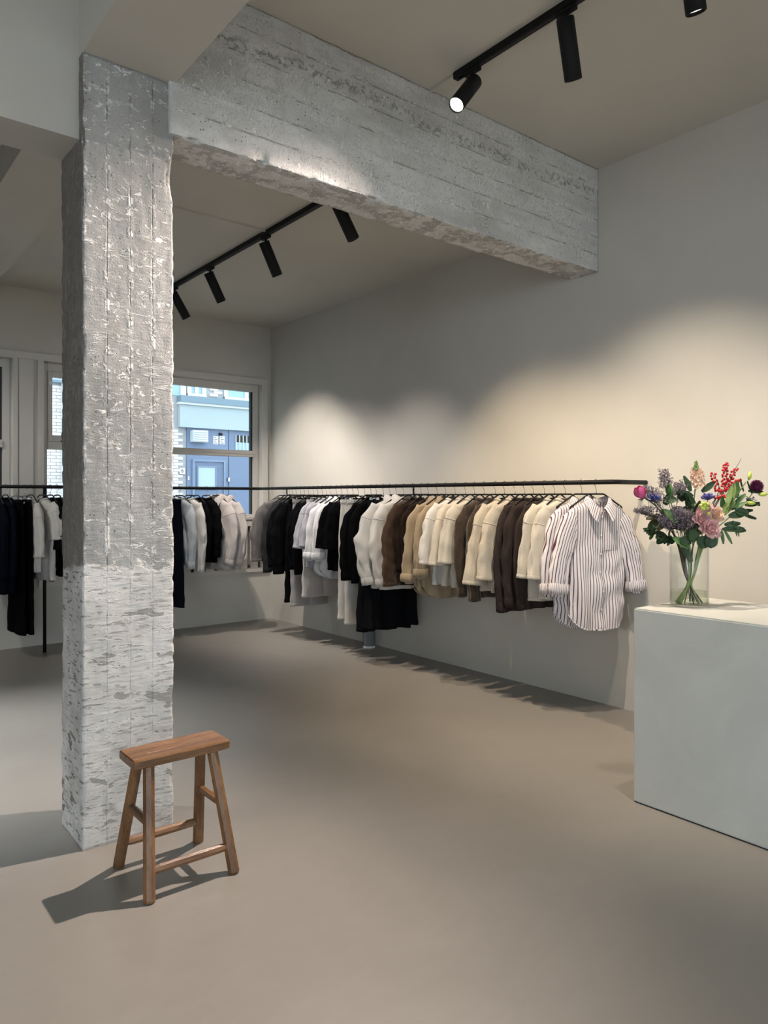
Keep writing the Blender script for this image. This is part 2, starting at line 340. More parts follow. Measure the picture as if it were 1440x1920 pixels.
def rough_box(lo, hi, n, disp):
    (x0, y0, z0), (x1, y1, z1) = lo, hi; nx, ny, nzz = n; idx = {}; mb = MB()
    def vid(i, j, k):
        if (i, j, k) not in idx:
            p = Vector((lerp(x0, x1, i / nx), lerp(y0, y1, j / ny), lerp(z0, z1, k / nzz)))
            nrm = Vector(((i == nx) - (i == 0), (j == ny) - (j == 0), (k == nzz) - (k == 0)))
            idx[(i, j, k)] = mb.vert(disp(p, nrm))
        return idx[(i, j, k)]
    def face(f, a, b):
        for p in range(a):
            for q in range(b): mb.f.append((vid(*f(p, q)), vid(*f(p + 1, q)), vid(*f(p + 1, q + 1)), vid(*f(p, q + 1))))
    for e in (0, nzz): face(lambda p, q: (p, q, e), nx, ny)
    for e in (0, ny): face(lambda p, q: (p, e, q), nx, nzz)
    for e in (0, nx): face(lambda p, q: (e, p, q), ny, nzz)
    return mb
CX0, CX1, CY0, CY1 = .834, 1.193, 2.884, 3.166
def col_disp(p, n):
    q = p.copy(); k = abs(n.x) + abs(n.y)
    if k:
        q += n * (.003 * nz(p.x * 9, p.y * 9, p.z * 5) + .0016 * nz(p.x * 40 + 5, p.y * 40, p.z * 30))
        if n.y < 0:                                        # shutter-board joints
            f = (p.x - CX0 + .006 * nz(1, 2, p.z * 3)) / .0905; d = abs(f - round(f)) * .0905
            if d < .006 and .1 < f < 3.9: q.y += .003 * nz(p.z * 9, round(f) * 3.3, 0)
        jz = 2.728 + .018 * (p.x - CX0) / .36 + .012 * nz(p.x * 12, 0, 3)
        if n.y < 0 and abs(p.z - jz) < .012: q.y += .009
        if n.y < 0 and p.z > jz: q.y -= .004
        if abs(n.x) and abs(n.y):                           # knocked corners
            c = max(0, nz(p.z * 7, n.x * 4, n.y * 9) - .12) * .022 + max(0, nz(p.z * 31, n.x, 7)) * .007
            if n.x > 0 and n.y < 0: c += .035 * math.exp(-((p.z - 2.66) / .05) ** 2) + .012 * math.exp(-((p.z - 1.24) / .02) ** 2)
            if n.x < 0 and n.y < 0: c += .016 * math.exp(-((p.z - 2.72) / .025) ** 2)
            q -= Vector((n.x, n.y, 0)) * c
        if n.x > 0 and abs(p.y - CY0) < .03 or n.y < 0 and CX1 - p.x < .03:
            q -= n * .018 * math.exp(-((p.z - 2.66) / .045) ** 2)
    return q
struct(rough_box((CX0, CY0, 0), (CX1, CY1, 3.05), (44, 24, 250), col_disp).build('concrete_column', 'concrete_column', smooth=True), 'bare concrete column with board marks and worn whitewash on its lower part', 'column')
CHIPS = [onx_.x for onx_ in (ony(490, 302, YBM), ony(700, 370, YBM), ony(588, 330, YBM), ony(832, 418, YBM), ony(360, 262, YBM))]
def beam_disp(p, n):
    q = p + n * (.003 * nz(p.x * 5, p.y * 9, p.z * 9) + .0016 * nz(p.x * 30, p.y * 40, p.z * 40 + 9))
    if n.y < 0:
        f = (p.z - ZBM + .006 * nz(p.x * 3, 4, 2)) / .113; d = abs(f - round(f)) * .113
        if d < .007: q.y += .0025 * nz(p.x * 7, round(f) * 2.7, 1)
        b = math.exp(-((p.z - 3.33 - .04 * nz(p.x * 2, 1, 1)) / .03) ** 2)
        q.y += b * max(0, nz(p.x * 22, p.z * 30, 5)) * .009
    if n.y < 0 and n.z < 0:
        c = max(0, nz(p.x * 9, 3, 3) - .1) * .012 + max(0, nz(p.x * 37, 1, 8)) * .005
        for k, x in enumerate(CHIPS): c += (.022, .034, .012, .012, .02)[k] * math.exp(-((p.x - x) / (.02, .03, .012, .014, .02)[k]) ** 2)
        q -= Vector((0, n.y, n.z)) * c
    elif n.y < 0 and p.z - ZBM < .06 or n.z < 0 and p.y - YBM < .05:
        for x in CHIPS[:2]: q -= n * .016 * math.exp(-((p.x - x) / .03) ** 2) * max(0, .5 + nz(p.x * 40, p.y * 40, p.z * 40))
    return q
struct(rough_box((1.17, YBM, ZBM), (XR, YBM + .216, ZF), (230, 16, 54), beam_disp).build('concrete_beam', 'concrete_beam', smooth=True), 'bare board-marked concrete beam from the column to the right wall', 'beam')

# ---------------- windows in the back wall
def window(name, a, b, label, casement):
    w = thing(name, label, 'window', ((a + b) / 2, YK + .12, ZS)); w['kind'] = 'structure'; ox, oy, oz = w.location
    def P(nm, mat, x0, x1, y0, y1, z0, z1, par=w, bev=.004):
        mb = MB().box(x0 - ox, x1 - ox, y0 - oy, y1 - oy, z0 - oz, z1 - oz)
        return mb.build(nm, mat, par, bevel=bev)
    y0, y1 = YK + .085, YK + .15
    P('stile', 'paint_trim', a, a + .05, y0, y1, ZS, ZH); P('stile', 'paint_trim', b - .065, b, y0, y1, ZS, ZH)
    P('head', 'paint_trim', a + .05, b - .065, y0, y1, ZH - .075, ZH); P('bottom_rail', 'paint_trim', a + .05, b - .065, y0, y1, ZS, ZS + .03)
    P('transom', 'paint_trim', a + .05, b - .065, y0 - .02, y1, 1.80, 1.868)
    P('transom_bead', 'paint_trim', a + .05, b - .065, y0 - .03, y0 - .02, 1.83, 1.845)
    P('gasket', 'gasket', b - .083, b - .065, y0 + .02, y1, ZS + .03, 1.80, bev=0); P('gasket', 'gasket', b - .083, b - .065, y0 + .02, y1, 1.868, ZH - .075, bev=0)
    P('pane', 'window_glass', a + .05, b - .083, YK + .118, YK + .124, ZS + .03, 1.80, bev=0)
    if casement:
        s = P('casement_sash', 'paint_trim', a + .052, a + .094, y0 - .012, y1 - .02, 1.872, ZH - .078)
        for q in ((b - .125, b - .084, 1.872, ZH - .078), (a + .094, b - .125, 1.872, 1.93), (a + .094, b - .125, ZH - .125, ZH - .078)):
            mb = MB().box(q[0] - ox, q[1] - ox, y0 - .012 - oy, y1 - .02 - oy, q[2] - oz, q[3] - oz); mb.build('sash_rail', 'paint_trim', s)
        P('sash_sensor', 'white_plate', a + .062, a + .088, y0 - .024, y0 - .012, 2.40, 2.43)
        P('pane', 'window_glass', a + .094, b - .125, YK + .118, YK + .124, 1.93, ZH - .125, bev=0)
        P('stay_bar', 'black_metal', a + .16, b - .2, y0 - .03, y0 - .02, 1.873, 1.882, bev=0)
    else:
        P('pane', 'window_glass', a + .05, b - .083, YK + .118, YK + .124, 1.868, ZH - .075, bev=0)
    P('sill', 'paint_trim', a - .03 if a > 1 else a, min(b + .06, XR - .03), YK - .035, YK + .085, ZS - .028, ZS + .006)
    return w
window('window_1', *WINS[0], 'wide fixed window with a transom, nearest the long rail', False)
window('window_2', *WINS[1], 'narrow window with an opening upper sash behind the column', True)
window('window_3', *WINS[2], 'window at the left edge of the picture', False)
def trim(name, label, *b): return struct(bx(name, 'paint_trim', None, *b, bevel=.004), label, 'trim')
trim('trim_1', 'head board above the street windows', .2, 4.06, YK - .022, YK, ZH, ZH + .064)
trim('trim_2', 'upright casing between the wide window and the corner', 3.985, 4.05, YK - .022, YK, ZS + .006, ZH)
trim('trim_3', 'upright casing left of the opening window', 1.668, 1.726, YK - .022, YK, ZS + .006, ZH)
trim('trim_4', 'upright casing right of the leftmost window', 1.465, 1.508, YK - .022, YK, ZS + .006, ZH)
trim('trim_5', 'flat panel between the two left windows', 1.514, 1.64, YK - .012, YK, ZS + .006, ZH)
trim('trim_6', 'upright casing right of the opening window', 2.62, 2.67, YK - .022, YK, ZS + .006, ZH)
trim('trim_7', 'upright casing left of the wide window', 2.81, 2.86, YK - .022, YK, ZS + .006, ZH)
# ---------------- slatted radiator covers under the windows
for (a, b), lab in zip(WINS, ('slatted radiator cover under the wide window', 'slatted radiator cover under the window behind the column', 'slatted radiator cover under the leftmost window')):
    b2 = min(b + .07, XR - .02); t = thing('radiator_cover', lab, 'radiator cover', ((a + b2) / 2, YK, .53)); ox = t.location.x
    def P(nm, x0, x1, z0, z1, mat='paint_trim', y0=-.024, y1=-.001): return MB().box(x0 - ox, x1 - ox, y0, y1, z0 - .53, z1 - .53).build(nm, mat, t, bevel=.003)
    P('top_rail', a - .05, b2, 1.035, 1.10); P('bottom_rail', a - .05, b2, .53, .575)
    x = b2; k = 0
    while x > a:
        P('slat', max(x - .092, a - .05), x, .575, 1.035); x -= .131
    if a > 1: MB().box(a - ox + .02, b2 - .11 - ox, .03, .085, .60 - .53, .98 - .53).build('radiator_panel', 'plastic_white', t, bevel=.01)

# ================================================================== THE STREET
struct(bx('street_ground', 'pavement', None, -30, 40, YK + .3, 40, -.25, -.15), 'street between the shop and the houses', 'street')
struct(bx('street_ground', 'pavement', None, -30, 40, -30, YF - .2, -.25, -.15), 'pavement in front of the shop front', 'street')
def fx(u, v=850): p = ony(u, v, FAC); return p.x
def fz(u, v): return ony(u, v, FAC).z
hb = thing('brick_house', 'pale brick house across the street with a blue painted ground floor', 'building', (fx(349), FAC, -.15)); HO = hb.location.copy()
def HP(nm, mat, x0, x1, z0, z1, d0=-.03, d1=.0, par=hb, bev=0):
    return MB().box(x0 - HO.x, x1 - HO.x, d0, d1, z0 - HO.z, z1 - HO.z).build(nm, mat, par, bevel=bev)
XP = fx(349); ZFA = (fz(349, 802), fz(349, 760))     # pier edge, fascia bottom and top
HP('wall', 'mortar', -14, 22, -.15, 9, .0, .3)
HP('panel', 'blue_panel', XP, fx(426), -.15, ZFA[0], -.05, -.002); HP('panel', 'blue_panel', fx(426) + .02, fx(426) + 3.2, -.15, ZFA[0], -.05, -.002)
XF0, XF1 = fx(333), fx(426) + 3.2
HP('fascia', 'fascia', XF0, XF1, ZFA[0], ZFA[1], -.14, -.002); HP('fascia_moulding', 'street_white', XF0 - .02, XF1, ZFA[1], ZFA[1] + .05, -.2, -.002); HP('coping', 'coping', XF0 - .02, XF1, ZFA[1] + .05, ZFA[1] + .19, -.24, -.002)
# door
dx0, dx1, dzt = fx(358), fx(420), fz(390, 862)
d = HP('door', 'blue_door', dx0 + .05, dx1 - .05, -.1, dzt - .05, -.065, -.05)
HP('door_frame', 'blue_frame', dx0, dx0 + .05, -.15, dzt, -.1, -.05); HP('door_frame', 'blue_frame', dx1 - .05, dx1, -.15, dzt, -.1, -.05); HP('door_frame', 'blue_frame', dx0 + .05, dx1 - .05, dzt - .05, dzt, -.1, -.05)
gx0, gx1, gz0, gz1 = fx(367), fx(403), fz(385, 918), fz(385, 874)
HP('door_pane', 'frost_glass', gx0 + .03, gx1 - .03, gz0 + .03, gz1 - .03, -.075, -.066)
for q in ((gx0, gx0 + .03, gz0, gz1), (gx1 - .03, gx1, gz0, gz1), (gx0 + .03, gx1 - .03, gz0, gz0 + .03), (gx0 + .03, gx1 - .03, gz1 - .03, gz1)): HP('pane_bead', 'blue_frame', *q, -.09, -.066)
HP('door_handle', 'chrome', fx(425) - .02, fx(425) + .02, fz(425, 903), fz(425, 896), -.12, -.05)
v = HP('vent_box', 'vent_metal', fx(354), fx(383), fz(368, 830), fz(368, 808), -.22, -.05, bev=.01)
for k in range(5):
    z = lerp(fz(368, 829), fz(368, 809), (k + .5) / 5); HP('louvre', 'street_white', fx(356), fx(381), z - .012, z + .012, -.245, -.22, v)
for u0, u1 in ((398, 407), (410, 419)):
    s = HP('notice_plate', 'white_plate', fx(u0), fx(u1), fz(u0, 833), fz(u0, 818), -.06, -.05)
    for k in range(4): z = lerp(fz(u0, 831), fz(u0, 820), k / 3); HP('print_line', 'ink', fx(u0) + .02, fx(u1) - .02 - .03 * (k % 2), z - .008, z + .008, -.0625, -.06, s)
HP('wall_lamp', 'black_metal', fx(408), fx(414), fz(411, 817), fz(411, 812), -.1, -.05, bev=.008)
gg = (fx(440), fx(440) + .75, fz(450, 844), fz(450, 817))
HP('grille_opening', 'dark_void', gg[0], gg[1], lerp(gg[2], gg[3], .52), gg[3], -.053, -.05); HP('grille_opening', 'street_glass', gg[0], gg[1], gg[2], lerp(gg[2], gg[3], .52), -.053, -.05)
for k in range(9): x = lerp(gg[0], gg[1], k / 8); HP('grille_bar', 'street_white', x - .008, x + .008, gg[2], gg[3], -.075, -.053)
HP('letter_plate', 'white_plate', fx(351), fx(353), fz(352, 900), fz(352, 893), -.06, -.05)
nb = HP('number_plate', 'white_plate', fx(335.5), fx(345.5), fz(340, 889), fz(340, 877.5), -.045, -.03)
def glyph(txt, size, loc, rot, mat, parent, name):
    c = bpy.data.curves.new(name, 'FONT'); c.body = txt; c.size = size; c.align_x = 'CENTER'; c.align_y = 'CENTER'; c.extrude = .002
    o = bpy.data.objects.new(name, c); COL.objects.link(o); dg = bpy.context.evaluated_depsgraph_get()
    me = bpy.data.meshes.new_from_object(o.evaluated_get(dg)); bpy.data.objects.remove(o)
    me.materials.clear(); me.materials.append(M[mat]); n = bpy.data.objects.new(name, me); COL.objects.link(n); n.parent = parent; n.location = loc; n.rotation_euler = rot
glyph('6', .12, ((fx(340.5) - HO.x), -.048, fz(340.5, 883) - HO.z), (R(90), 0, 0), 'ink', nb, 'numeral')
# upper-floor windows
zu0, zu1 = ZFA[1] + .2, ZFA[1] + 2.1
UW = [(fx(330, 735) - .55, fx(354, 735)), (fx(350, 735), fx(385, 735)), (fx(419, 745), fx(419, 745) + 1.15)]
for a, b in UW[1:]:
    f = HP('upper_window', 'street_glass', a, b, zu0, zu1, -.012, -.001)
    for x0, x1 in ((a, a + .09), (b - .09, b), ((a + b) / 2 - .04, (a + b) / 2 + .04)): HP('window_frame', 'street_white', x0, x1, zu0, zu1, -.05, -.012, f)
    HP('window_frame', 'street_white', a, b, zu0 - .02, zu0 + .07, -.07, -.012, f)
a, b = fx(330, 735) - 1.2, fx(347, 735)
f = HP('upper_window', 'street_glass', a, b, zu0, zu1, -.012, -.001); HP('window_frame', 'street_white', b - .12, b, zu0, zu1, -.05, -.012, f); HP('window_frame', 'street_white', a, a + .1, zu0, zu1, -.05, -.012, f)
zb0 = fz(105, 718)
HP('gutter', 'coping', XP - 9, fx(126), zb0, zb0 + .05, -.09, -.001); HP('white_band', 'fascia', XP - 9, fx(126), zb0 + .05, zb0 + .26, -.06, -.001)
HP('downpipe', 'street_white', fx(114), fx(117.5), -.15, zb0, -.1, -.02)
# bricks: those seen through the panes one by one, the others joined
bw, bh, gap = .205, .059, .008
rng = random.Random(4); rest = MB(); nb_ = 0
bmesh_ = [MB().box(0, bw, -.024, .0, 0, bh).build('brick', 'brick%d' % i, hb) for i in range(4)]; first = [True] * 4
def free(x0, x1, z0, z1):
    if z0 > zb0 - .06 and x1 < fx(128): return False
    if x1 > XF0 - .03 and z1 > ZFA[0] - .005 and z0 < ZFA[1] + .2: return False
    if x1 > XP - .01 and z0 < ZFA[0]: return False
    for a, b in UW[1:] + [(fx(330, 735) - 1.2, fx(347, 735))]:
        if x1 > a and x0 < b and z1 > zu0 - .03 and z0 < zu1: return False
    if x1 > fx(334.5) and x0 < fx(346.5) and z1 > fz(340, 890) and z0 < fz(340, 877): return True
    return True
row = 0; z = -.15
while z < 5.2:
    x = 1.2 + (row % 2) * (bw + gap) / 2
    while x < 11:
        if free(x, x + bw, z, z + bh):
            u = 720 + FPX * ((x + bw / 2) * math.cos(YAW) - FAC * math.sin(YAW)) / ((x + bw / 2) * math.sin(YAW) + FAC * math.cos(YAW))
            vis = (78 < u < 126 or 322 < u < 352 or 384 < u < 422) and .9 < z < 4.4
            if vis and nb_ < 300:
                i = rng.randrange(4); nb_ += 1
                o = bmesh_[i] if first[i] else share(bmesh_[i], 'brick', hb); first[i] = False
                o.location = (x - HO.x, -rng.random() * .006, z - HO.z)
            else: rest.box(x - HO.x, x + bw - HO.x, -.024, 0, z - HO.z, z + bh - HO.z)
        x += bw + gap
    z += bh + gap; row += 1
tag(rest.build('brickwork', 'brick1', hb), None, None, None, 'stuff')

# ================================================================== COUNTER
ct = thing('shop_counter', 'grey green microcement counter block carrying the vase of flowers', 'counter', (2.879, 1.83, 0))
MB().box(0, .585, -2.6, 0, .004, .8595).build('body', 'counter', ct, bevel=.006)
bx('base_shadow_gap', 'gasket', ct, .004, .58, -2.59, -.004, 0, .004)

# ================================================================== STOOL
st = thing('wooden_stool', 'small brown wooden stool standing in front of the concrete column', 'stool', (1.057, 2.532, 0))
def seat():
    mb = MB(); nx_, ny_ = 24, 12; L, Wd = .18, .0775
    def ring(z, ins): 
        out = []
        for k in range(48):
            a = 2 * math.pi * k / 48; e = .09; c, s_ = math.cos(a), math.sin(a)
            x = (L - ins) * math.copysign(abs(c) ** .09, c); y = (Wd - ins) * math.copysign(abs(s_) ** .09, s_)
            out.append((x, y, z + .0012 * nz(x * 20, y * 20, z * 9)))
        return out
    rows = [ring(.421, .02), ring(.421, .004), ring(.425, 0), ring(.448, 0), ring(.4535, .004), ring(.4545, .02), ring(.4545, .05)]
    return mb.grid(rows, True, True, True)
seat().build('seat', 'wood_x', st)
def leg(sx, sy):
    a = Vector((sx * .155, sy * .152, 0)); b = Vector((sx * .118, sy * .048, .428))
    pts = [a, a.lerp(b, .015), a.lerp(b, .3), a.lerp(b, .65), b]
    mb = MB(); mb.tube(pts, [.0185, .0215, .0212, .0208, .0208], 8); return mb.build('leg', 'wood_z', st)
for sx in (-1, 1):
    for sy in (-1, 1): leg(sx, sy)
def lp(sx, sy, z): t = z / .428; return Vector((sx * lerp(.155, .118, t), sy * lerp(.152, .048, t), z))
for sy in (-1, 1):
    a, b = lp(-1, sy, .092), lp(1, sy, .092); MB().tube([a, a.lerp(b, .12), a.lerp(b, .5), a.lerp(b, .88), b], [.012, .0155, .016, .0155, .012], 8).build('stretcher', 'wood_x', st)
for sx in (-1, 1):
    a, b = lp(sx, -1, .237), lp(sx, 1, .237); MB().tube([a, a.lerp(b, .2), a.lerp(b, .5), a.lerp(b, .8), b], [.011, .014, .0145, .014, .011], 8).build('stretcher', 'wood_y', st)
for sx in (-1, 1):
    for sy in (-1, 1): pass

# ================================================================== TRACK LIGHTS
def track(label, x, y0, y1, z):
    t = thing('lighting_track', label, 'track', (x, (y0 + y1) / 2, z)); h = (y1 - y0) / 2
    MB().box(-.018, .018, -h, h, -.034, 0).build('channel', 'black_metal', t, bevel=.002)
    MB().box(-.006, .006, -h + .02, h - .02, -.036, -.034).build('conductor_slot', 'dark_void', t)
    MB().box(-.019, .019, h - .07, h + .004, -.036, -.001).build('end_feed', 'black_lamp', t, bevel=.003)
    return t
track('black lighting track on the ceiling in front of the concrete beam', 2.6, -3.6, 2.665, ZF)
track('black lighting track on the ceiling behind the concrete beam', 2.57, 3.25, 6.75, ZB)
struct(bx('trim_8', 'paint', None, 2.595, 2.612, 2.665, YBM, ZF - .012, ZF), 'painted cable strip from the near track to the concrete beam', 'trim')
struct(bx('trim_9', 'paint', None, 1.193, 2.552, 4.53, 4.55, ZB - .012, ZB), 'painted cable strip across the rear ceiling', 'trim')
def spot(x, y, zc, aim, power, label, size=92, blend=.75, lens='lamp_glow', col=(1, .90, .78), deep=.012, spill=None):
    t = thing('track_spotlight', label, 'spotlight', (x, y, zc - .034), 0, 'black cylinder spotlights on the tracks')
    MB().box(-.016, .016, -.05, .05, -.02, 0).build('adapter', 'black_lamp', t, bevel=.003)
    MB().tube([(0, 0, -.018), (0, 0, -.06)], .008, 8).build('stem', 'black_lamp', t)
    piv = Vector((x, y, zc - .034 - .075)); dvec = (Vector(aim) - piv).normalized(); q = dvec.to_track_quat('-Z', 'Y')
    mb = MB(); r, L = .0385, .24
    mb.lathe([(r - .004, .035), (r, .031), (r, .03 - L), (r - .003, .028 - L), (r - .003, .03 - L + deep + .01)], 28, caps=(True, False))
    b = mb.build('housing', 'black_lamp', t, smooth=False); b.location = (0, 0, -.075); b.rotation_euler = q.to_euler()
    for p in b.data.polygons: p.use_smooth = len(p.vertices) == 4
    l = MB().lathe([(.001, .0), (r - .0032, .0)], 28, (0, 0, .03 - L + deep), (True, False)).build('lens', lens, b)
    for power, size, blend in [(power, size, blend)] + ([spill] if spill else []):      # the beam and, where it has one, the wide spill of the reflector
        ld = bpy.data.lights.new('spot_light', 'SPOT'); ld.energy = power; ld.spot_size = R(size); ld.spot_blend = blend; ld.shadow_soft_size = .022; ld.color = col
        lo = bpy.data.objects.new('spot_light', ld); COL.objects.link(lo); lo.parent = b; lo.location = (0, 0, .03 - L - .012)
    return t
N = 'black cylinder spotlight '
spot(2.6, 2.55, ZF, (-.3, 2.0, 0), 600, N + 'at the end of the near track, glowing towards the viewer', lens='lamp_lens', size=80, blend=1, col=(1, .85, .76), spill=(60, 98, 1))
spot(2.6, 1.98, ZF, (4.0, 2.4, .25), 195, N + 'in the middle of the near track, second from its end', size=82, blend=.85, col=(1, .84, .67))
spot(2.6, 1.42, ZF, (3.5, 1.5, .8), 105, N + 'cut by the top edge of the picture', size=76, blend=.85, col=(1, .87, .77))
spot(2.6, .4, ZF, (4.0, .2, .8), 60, N + 'added unseen on the near track above the viewer', size=70, blend=.8)  # added lamp out of view, supplies general light to the front bay
spot(2.6, -1.2, ZF, (1.2, -1.4, 0), 280, N + 'added behind the viewer on the near track for bounce light', size=80, blend=.9, col=(1, .92, .84))  # added out of view, bounces light off the floor onto ceiling and beam
spot(2.6, -2.6, ZF, (1.2, -2.6, 0), 320, N + 'added far behind the viewer, last on the near track, for bounce light', size=80, blend=.9, col=(1, .92, .84))  # second added bounce lamp, out of view
spot(2.57, 3.66, ZB, (3.9, 3.15, .3), 165, N + 'just behind the concrete beam, nearest on the rear track', size=86, blend=.85, col=(1, .79, .56))
spot(2.57, 4.56, ZB, (4.05, 4.75, .5), 110, N + 'second from the beam on the rear track', size=74, blend=1, col=(1, .9, .84))
spot(2.57, 5.46, ZB, (4.0, 5.6, .6), 110, N + 'third from the beam on the rear track', size=74, blend=1, col=(1, .9, .84))
spot(2.57, 6.18, ZB, (4.05, 6.3, .9), 180, N + 'half hidden by the column on the rear track', size=76, blend=.8, col=(1, .9, .82))
track('black lighting track in the left rear bay', -.3, 3.4, 6.9, ZB)
spot(-.3, 4.9, ZB, (.65, 4.4, 0), 600, N + 'nearest on the left rear track', size=56, blend=1, col=(.96, .98, 1))
spot(-.3, 6.0, ZB, (1.4, 7.0, .7), 70, N + 'farthest on the left rear track', size=80, blend=1, col=(1, .92, .86))
track('black lighting track added unseen in the left front bay for fill lamps', -1.3, -3.4, 2.2, ZF)  # added track out of view, only carries the fill lamps below
spot(-1.3, -.3, ZF, (-1.3, -.9, 0), 90, N + 'added for fill on the left front track beside the viewer', size=80, blend=.9, col=(1, .94, .88))  # added fill lamp out of view, brightens counter, beam and ceiling by bounce
spot(-1.3, -2.2, ZF, (-.6, -2.4, 0), 300, N + 'added for fill on the left front track behind the viewer', size=80, blend=.9, col=(1, .94, .88))  # another added fill lamp, aimed at the unseen floor

# ================================================================== SPEAKER
sp = thing('speaker', 'small grey cylindrical speaker with white ends on the floor under the long rail', 'speaker', (3.985, 5.2, 0))
MB().lathe([(.055, 0), (.057, .006), (.057, .018), (.054, .02)], 28).build('base', 'speaker_white', sp, smooth=False)
MB().lathe([(.0565, .02), (.0565, .165)], 28, caps=(False, False)).build('cloth_cover', 'speaker_cloth', sp, smooth=True)
MB().lathe([(.054, .165), (.057, .167), (.057, .183), (.05, .187)], 28).build('top_cap', 'speaker_white', sp)

# ================================================================== CLOTHES RAIL
XRL, YRL, ZRL, RR = 3.76, 6.80, 1.443, .0145
rail = thing('clothes_rail', 'black steel clothes rail running along the right wall and the windows', 'rail', (XRL, YRL, 0))
def arc(c, r, a0, a1, n=7): return [Vector((c[0] + r * math.cos(R(lerp(a0, a1, i / (n - 1)))), c[1] + r * math.sin(R(lerp(a0, a1, i / (n - 1)))), c[2])) for i in range(n)]
o_ = Vector((XRL, YRL, 0)); zr = ZRL
path = [Vector((XR, 2.515, zr))] + arc((XRL + .06, 2.575, zr), .06, 270, 180) + arc((XRL - .05, YRL - .05, zr), .05, 0, 90) + [Vector((-.4, YRL, zr))]
MB().tube([p - o_ for p in path], RR, 12).build('rail_tube', 'black_metal', rail, smooth=True)
for x in (1.648, .25): MB().tube([(x - XRL, 0, 0), (x - XRL, 0, zr - RR)], .0145, 12).build('post', 'black_metal', rail, smooth=True); 
for y in (4.33, 6.25): MB().tube([(0, y - YRL, zr), (0, y - YRL, zr - .055), (.012, y - YRL, zr - .07), (XR - XRL, y - YRL, zr - .07)], .007, 8).build('wall_bracket', 'black_metal', rail)

# ---------------- hangers (built once, shared)
def hanger_meshes():
    fr = MB(); pts = [(-.182, 0, -.160), (-.176, 0, -.149), (-.066, 0, -.080), (-.05, 0, -.072), (.05, 0, -.072), (.066, 0, -.080), (.176, 0, -.149), (.182, 0, -.160)]
    fr.tube(pts, [.005, .006, .0054, .0054, .0054, .0054, .006, .005], 6)
    hk = MB(); r = RR + .004
    hp = [Vector((0, -r * math.cos(R(a)) , r * math.sin(R(a)))) for a in range(-30, 181, 21)]
    hp = [Vector((0, p.y, p.z)) for p in hp] + [Vector((0, r * .85, -.018)), Vector((0, .004, -.034)), Vector((0, 0, -.045)), Vector((0, 0, -.072))]
    hk.tube(hp, .0021, 6)
    cf = MB(); cf.tube([(-.17, 0, -.10), (-.165, 0, -.092), (-.06, 0, -.08), (.06, 0, -.08), (.165, 0, -.092), (.17, 0, -.10)], .0045, 6)
    cl = MB().box(-.011, .011, -.012, .012, -.135, -.092)
    return fr.build('frame', 'hanger_black', None, True), hk.build('hook', 'chrome', None, True), cf.build('frame', 'hanger_black', None, True), cl.build('clip', 'chrome', None, bevel=.003)
HF, HK, HCF, HCL = hanger_meshes()
for o in (HF, HK, HCF, HCL): bpy.data.objects.remove(o, do_unlink=False) if False else COL.objects.unlink(o)
def hanger(loc, rz, clips, label):
    t = thing('clip_hanger' if clips else 'clothes_hanger', label, 'hanger', loc, rz, 'hangers on the clothes rail')
    share(HCF if clips else HF, 'frame', t); share(HK, 'hook', t)
    if clips:
        for x in (-clips, clips): c = share(HCL, 'clip', t); c.location = (x, 0, 0)
    return t

# ---------------- garment pieces (local: x across the shoulders, -y the front, z = 0 at the rail)
def torso(sd, sw=.21, chest=.22, hem=.22, zs=-.15, zh=-.72, neck=.095, nd=.07, depth=.04, fold=.012, tail=0., nback=.028, flare=0., slope=None, twist=0., top=1.35):
    NU, K, NR = 64, 5, 26; rows, uvs = [], []
    zn = zs + (slope if slope is not None else .42) * (sw - neck)
    def ring(hw, hd, zside, zf, zb, s, nm):
        row, uv = [], []
        for j in range(NU):
            a = 2 * math.pi * j / NU; c, si = math.cos(a), math.sin(a)
            x = hw * math.copysign(abs(c) ** .75, c); y = hd * math.copysign(abs(si) ** .8, si)
            zc = zf if si < 0 else zb; z = lerp(zc, zside, min(1, (abs(x) / hw) ** top))
            ph = sd * 1.7
            w = fold * sm(s * 1.6) * (1.1 * math.sin(x * 30 + ph + s * 1.5) + .8 * math.sin(x * 58 + ph * 2.1 - s * 2.6)) + .006 * nz(x * 9 + sd, s * 4, si) * (.3 + s)
            w += .018 * (.5 - abs(nz(x * 7 + sd * 1.3 + zc * 3, zc * 5 - x * 4, sd))) * 2 * sm(s * 3) - .009
            y += w * (.75 if si > 0 else 1); x += .010 * s * nz(sd * 3.1, s * 3, y * 10) + twist * s
            z += nm * tail * (abs(c) ** 3) + .004 * nz(x * 12, sd, 2) * s
            row.append((x, y, z)); uv.append((x + (.31 if si > 0 else 0), z + sd * .37))
        rows.append(row); uvs.append(uv)
    for k in range(K + 1):
        t = k / K; ring(lerp(neck, sw, t), lerp(.052, .036, t), lerp(zn, zs, t), lerp(zn - nd, zs - .06, t ** 1.2), lerp(zn - nback, zs - .05, t ** 1.2), 0, 0)
    for r in range(1, NR + 1):
        s = r / NR; hw = lerp(sw, chest, sm(s / .25)) if s < .25 else lerp(chest, hem, sm((s - .25) / .75)); hw += flare * s * s
        z = lerp(zs, zh, s); zc = lerp(zs - .06, zh, s); ring(hw, lerp(.034, depth, s ** .6), z, zc, zc + .05 * .2, s, sm((s - .72) / .28))
    mb = MB(); mb.grid(rows, True, uvs=uvs)
    mb.rows = rows; return mb
